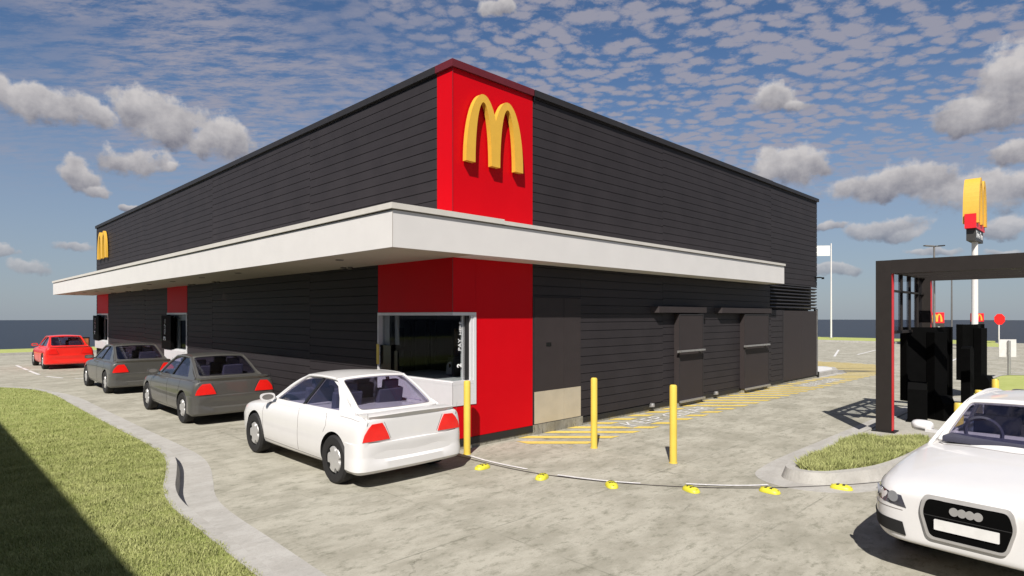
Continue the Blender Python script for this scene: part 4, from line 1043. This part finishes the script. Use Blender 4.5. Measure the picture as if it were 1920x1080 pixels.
sp_ = [(-.42,-1.20,5,'yellow stud nearest the tail of the white sedan, clear of the car'),(-.20,-2.19,22,'second yellow stud clear of the white sedan, before the middle dash'),(.16,-3.11,48,'yellow stud beside the end of the middle white dash'),(.71,-3.96,66,'yellow stud at the start of the last white dash'),(1.37,-4.70,84,'yellow stud at the end of the last white dash'),(2.18,-5.30,97,'yellow stud against the kerb of the grass island'),(-.40,-.24,0,'yellow stud half hidden under the rear of the white sedan')]
st0 = None
for (x, y, a, lab) in sp_:
    s_ = make_stud(lab) if st0 is None else copy_tree(st0); st0 = st0 or s_; s_.location = (x, y, .002); s_.rotation_euler = (0, 0, R(a)); s_['label'] = lab

# ------------------------------------------------------------------ gantry
IZ = .13
gx0, gx1, gy0, gy1, gz = 6.24, 9.60, -8.6, -4.665, 3.275
gt = empty('gantry', (gx0, gy1, IZ)); tag(gt, 'dark metal portal gantry with red inner edges over the order lane', 'gantry')
G0 = Matrix.Translation((-gx0, -gy1, -IZ))
def gp(name, mb, m, par=gt):
    me = mb.mesh(name); me.transform(G0); return link_mesh(name, me, M[m], par)
for (x, w) in ((gx0, .19), (gx1-.19, .19)):
    z_b = gz-.245
    for (ya, yb) in ((gy1-.255, gy1), (gy0, gy0+.255)):
        p = gp('post', MB().box(x, x+w, ya, yb, IZ+.02, gz-.002), 'gantry')
        gp('base_plate', MB().box(x-.06, x+w+.06, ya-.06, yb+.06, IZ, IZ+.022).bevel(.004), 'satin', p)
        inner_y = ya if yb == gy1 else yb; sgn_ = -1 if yb == gy1 else 1
        gp('red_edge', MB().box(x+.02, x+w-.03, *(sorted((inner_y, inner_y+sgn_*.004))), IZ+.03, z_b), 'redsign', p)
    gp('beam', MB().box(x, x+w, gy0+.256, gy1-.256, z_b, gz), 'gantry')
gp('edge_beam', MB().box(gx0+.19, gx1-.19, gy1-.16, gy1-.06, gz-.20, gz-.05), 'gantry'); gp('edge_beam', MB().box(gx0+.19, gx1-.19, gy0+.06, gy0+.16, gz-.20, gz-.05), 'gantry')
for x in (7.15, 7.9, 8.65): gp('roof_slat', MB().box(x, x+.09, gy0+.16, gy1-.16, gz-.21, gz-.06), 'gantry')
# glazed side screen hung between the two frames
zs0 = 1.97
for x in (6.95, 7.62, 8.28, 8.95): gp('screen_bar', MB().box(x, x+.05, gy1-.12, gy1-.05, zs0, gz-.20), 'gantry')
gp('screen_rail', MB().box(6.95, 9.41, gy1-.145, gy1-.045, zs0-.055, zs0-.001), 'gantry'); gp('screen_rail', MB().box(6.43, 9.41, gy1-.14, gy1-.05, 2.72, 2.755), 'gantry')
gp('screen_pane', MB().box(6.44, 9.40, gy1-.101, gy1-.095, zs0, gz-.21), 'sglass')

# ------------------------------------------------------------------ order lane furniture: boards, speaker posts, bollards
def menu_board(x, y, rz, lab, zt=2.02, zb=.50):
    e = empty('menu_board', (x, y, IZ), rz); tag(e, lab, 'menu board', 'folded black menu boards in the order lane')
    h = zt-IZ; b = zb-IZ
    mb = MB(); mb.prism([(-.16,.0),(.16,.0),(.16,h-.1),(-.16,h-.1)], lambda a,c:(a,-.09,c), lambda a,c:(a,.09,c)); mb.build('column', M['board_black'], e)
    mb = MB(); mb.prism([(.09,.0),(.28,.0),(.28,.34),(.20,.50),(.09,.50)], lambda a,c:(-.15,-a,c), lambda a,c:(.15,-a,c)); mb.build('plinth', M['board_black'], e)
    for s in (-1, 1):
        mb = MB(); mb.prism([(.0,.02),(s*.62,.16),(s*.62,.05),(0,-.09)] if 0 else [(s*.002,.03),(s*.56,.17),(s*.56,.07),(s*.002,-.07)], lambda a,c:(a,c+.14,b+(.0 if s < 0 else 0)), lambda a,c:(a,c+.14,h)); p = mb.build('panel', M['board_black'], e)
        mb = MB(); mb.prism([(s*.562,.175),(s*.60,.175),(s*.60,.02),(s*.562,.02)], lambda a,c:(a,c+.14,b-.005), lambda a,c:(a,c+.14,h+.005)); mb.build('edge_trim', M['board_black'], p)
    return e
menu_board(8.62, -5.18, R(-31), 'folded black menu board on a column, left of the tall slim screen')
menu_board(14.5, -5.12, R(-16), 'folded black menu board farther back, right of the tall slim screen')
sp1 = empty('speaker_post', (7.98, -4.97, IZ), R(8)); tag(sp1, 'low black order post with a sloped top in front of the nearer menu board', 'order post')
mb = MB(); mb.prism([(-.17,0),(.17,0),(.17,.66),(.06,.79),(-.17,.79)], lambda a,c:(-a,-.16,c), lambda a,c:(-a,.16,c)); mb.bevel(.006); mb.build('cabinet', M['board_black'], sp1)
MB().box(-.20,.20,-.19,.19,0,.012).build('base_plate', M['board_black'], sp1)
os_ = empty('order_screen', (10.6, -5.40, IZ), R(-10)); tag(os_, 'tall slim black order screen with rounded top and silver edge between the menu boards', 'order screen')
pf = [(-.14,.05),(.14,.05),(.14,1.38)]+[(.14-.28*t/8, 1.38+.06*math.sin(PI*t/8)) for t in range(1,8)]+[(-.14,1.38)]
mb = MB(); mb.prism(pf, lambda a,c:(a*.8,-.09,c), lambda a,c:(a*.8,.09,c)); mb.build('cabinet', M['board_black'], os_)
mb = MB(); mb.prism([(.113,.10),(.13,.10),(.13,1.40),(.113,1.42)], lambda a,c:(a,-.06,c), lambda a,c:(a,.06,c)); mb.build('silver_edge', M['steel'], os_)
MB().box(-.16,.16,-.13,.13,0,.05).build('foot', M['board_black'], os_)
GL = 'short yellow bollards in the order lane'
for (x, y, h, lab) in ((5.53,-6.03,.86,'short yellow bollard seen through the windscreen edge of the white saloon'),(8.5,-5.89,.80,'short yellow bollard whose top shows just above the white saloon roof'),(10.43,-5.92,.88,'short yellow bollard behind the dark wing mirror at the right edge')):
    e = empty('bollard', (x, y, 0)); tag(e, lab, 'bollard', GL)
    MB().lathe([(0,0),(.064,0),(.064,h-.02),(.055,h-.004),(0,h)], 28).build('post', M['yellow'], e, True)
    MB().lathe([(0,0),(.08,0),(.08,.008),(0,.008)], 28).build('base_ring', M['board_black'], e)

# ------------------------------------------------------------------ signs and poles
def at(u, d):   # point at a bearing and distance from the standpoint, to lay out the distant poles
    a = R(YAW); l = (u-960)/1142.5*d
    return CAMP[0]+d*math.cos(a)+l*math.sin(a), CAMP[1]+d*math.sin(a)-l*math.cos(a)
# tall pylon with the golden letter over red and dark boxes
py_ = empty('pylon_sign', (43.4,-1.0,.0)); tag(py_, 'tall white pole carrying a golden letter M over red and dark sign boxes', 'pylon sign')
MB().lathe([(0,0),(.19,0),(.175,7.2),(0,7.2)], 24).build('pole', M['polew'], py_, True)
MB().lathe([(0,0),(.42,0),(.42,.05),(0,.05)], 20).build('base_plate', M['steel'], py_)
a_ = arch_mb(3.35, 3.0, .55, .84, 'y').build('letter', M['arch'], py_); a_.location = (.12,.42,8.20)
MB().box(-1.70,1.72,-.30,.30,7.86,8.78).build('red_box', M['redsign'], py_)
d_ = MB().box(-1.42,1.42,-.25,.25,7.10,7.858).build('dark_box', mat('sign_box_black', (.035,.032,.03), .5), py_)
place_text('lettering', 'Drive-Thru', .62, frame((-1.25,-.256,7.30),(1,0,0),(0,0,1)), M['textw'], d_, width=2.4, bold=.01)
# two small red direction signs
def small_sign(u_, x, y, rz, w, h, lab, txt):
    e = empty('direction_sign', (x, y, .0), rz); tag(e, lab, 'direction sign', 'small red direction signs with a golden letter')
    MB().box(-w/2,w/2,-.07,.07,1.66,1.66+h).bevel(.01).build('red_box', M['redsign'], e)
    k = MB().box(-w/2,w/2,-.07,.07,.55,1.655).build('lower_box', bpy.data.materials['sign_box_black'], e)
    for s in (-1, 1): MB().box(s*w*.32-.04, s*w*.32+.04, -.04,.04,.0,.55).build('post', M['satin'], e)
    l_ = arch_mb(w*.74, h*.76, w*.13, .03, 'y').build('letter', M['arch'], e); l_.location = (0,-.071,1.66+h*.13)
    place_text('lettering', txt, .22, frame((-w*.42,-.074,1.22),(1,0,0),(0,0,1)), M['textw'], k, width=w*.84)
x, y = at(1755.5, 50); small_sign(0, x, y, R(YAW-90-8), 1.14, .87, 'small red sign with golden M behind the gantry post', 'Drive-Thru')
x, y = at(1832, 62); small_sign(0, x, y, R(YAW-90-8), 1.20, .85, 'small red sign with golden M half hidden by the white pylon pole', 'Drive-Thru')
def lamp_post(x, y, h, lab):
    e = empty('lamp_post', (x, y, 0)); tag(e, lab, 'lamp post', 'grey car park lamp posts')
    MB().lathe([(0,0),(.09,0),(.055,h),(0,h)], 14).build('pole', M['pole'], e, True)
    MB().lathe([(0,0),(.16,0),(.16,.04),(0,.04)], 14).build('base_plate', M['satin'], e)
    for s in (-1, 1):
        o = MB().box(.06,.70,-.13,.13,-.03,.05).bevel(.02).build('lamp_head', M['pole'], e); o.location = (0,0,h); o.rotation_euler = (0, R(-4), R(YAW-90+(0 if s > 0 else 180)))
    MB().box(-.1,.1,-.05,.05,h-.02,h+.03).build('bracket', M['pole'], e)
x, y = at(1751.5, 43); lamp_post(x, y, 7.15, 'twin headed grey lamp post rising above the gantry beam')
x, y = at(1784.5, 62); lamp_post(x, y, 7.15, 'thinner looking lamp post seen only below the gantry beam')
# flag
x, y = at(1558.5, 58.0); fl = empty('flagpole', (x, y, .14)); tag(fl, 'slim white flagpole by the far lawn with a plain white banner', 'flagpole')
MB().lathe([(0,0),(.08,0),(.05,9.0),(0,9.02)], 14).build('pole', M['polew'], fl, True)
fx, fy = -math.sin(R(YAW)), math.cos(R(YAW)); n = 16; V = []
for i in range(n+1):
    t = i/n; w_ = .05*math.sin(t*6)*t
    for (z, o_) in ((8.80, -.02), (8.80, .02), (7.82, .02), (7.82, -.02)): V.append((fx*(.12+1.9*t)+(w_+o_)*fy, fy*(.12+1.9*t)-(w_+o_)*fx, z-.04*t*t))
MB().faces(V, [(4*i+k, 4*i+(k+1) % 4, 4*i+4+(k+1) % 4, 4*i+4+k) for i in range(n) for k in range(4)]+[(3,2,1,0),(4*n,4*n+1,4*n+2,4*n+3)]).build('banner', M['plate'], fl)
MB().lathe([(0,0),(.20,0),(.20,.05),(0,.05)], 14).build('base_plate', M['steel'], fl)
# octagonal sign and blank white sign, both seen from behind or blank
x, y = at(1873, 47); sn = empty('octagonal_sign', (x, y, .0), R(YAW-90)); tag(sn, 'plain bright red octagonal sign on a thin post at the far kerb', 'road sign')
MB().lathe([(0,0),(.045,0),(.045,2.2),(0,2.2)], 12).build('post', M['polew'], sn, True)
mb = MB(); mb.prism([(.44*math.cos(PI/8+k*PI/4), .44*math.sin(PI/8+k*PI/4)) for k in range(8)], lambda a,c:(a,-.075,c+1.99), lambda a,c:(a,-.05,c+1.99)); mb.build('plate', M['stop'], sn)
x, y = at(1892, 21.8); ws_ = empty('blank_sign', (x, y, .14), R(YAW-90)); tag(ws_, 'back of a pale square sign on a galvanised post in the grass island', 'road sign')
MB().lathe([(0,0),(.048,0),(.048,1.22),(.03,1.24),(0,1.24)], 16).build('post', M['steel'], ws_, True)
MB().box(-.31,.31,.06,.075,.64,1.27).bevel(.003).build('plate', M['rear'], ws_)
for z in (.78, 1.12): MB().box(-.045,.045,.03,.06,z-.015,z+.015).build('bracket', M['steel'], ws_)
# poster stand beyond the far building corner
ps = empty('poster_stand', (-.35,27.9,0), R(-8)); tag(ps, 'small poster stand in the turf beyond the far pick-up window', 'poster stand')
MB().box(-.30,.30,-.03,.03,.40,1.22).bevel(.005).build('frame', M['satin'], ps); MB().box(-.25,.25,-.036,-.031,.45,1.15).build('poster', mat('orange_brown_print', (.32,.10,.03), .5, var=.5, scale=5), ps)
for s in (-1,1): MB().box(s*.24-.02,s*.24+.02,-.02,.02,0,.40).build('leg', M['satin'], ps)
# neighbouring building behind the viewer's left shoulder: it throws the shadow over the verge
nb = empty('neighbouring_building', (-14,0,0)); tag(nb, 'dark flat roofed building left of the verge, out of frame, shading the grass', 'building')
MB().box(-12,3.95,-24,10.2,0,6.05).build('wall', M['gap'], nb)
MB().box(-12.1,4.05,-24.1,10.3,6.05,6.2).build('roof', M['coping'], nb)
for y in (-18,-12,-6,0,6):
    f = MB().box(3.951,3.99,y-1,y+1,1.0,2.6).build('window', M['satin'], nb); MB().box(3.991,3.995,y-.9,y+.9,1.1,2.5).build('pane', M['black'], f)
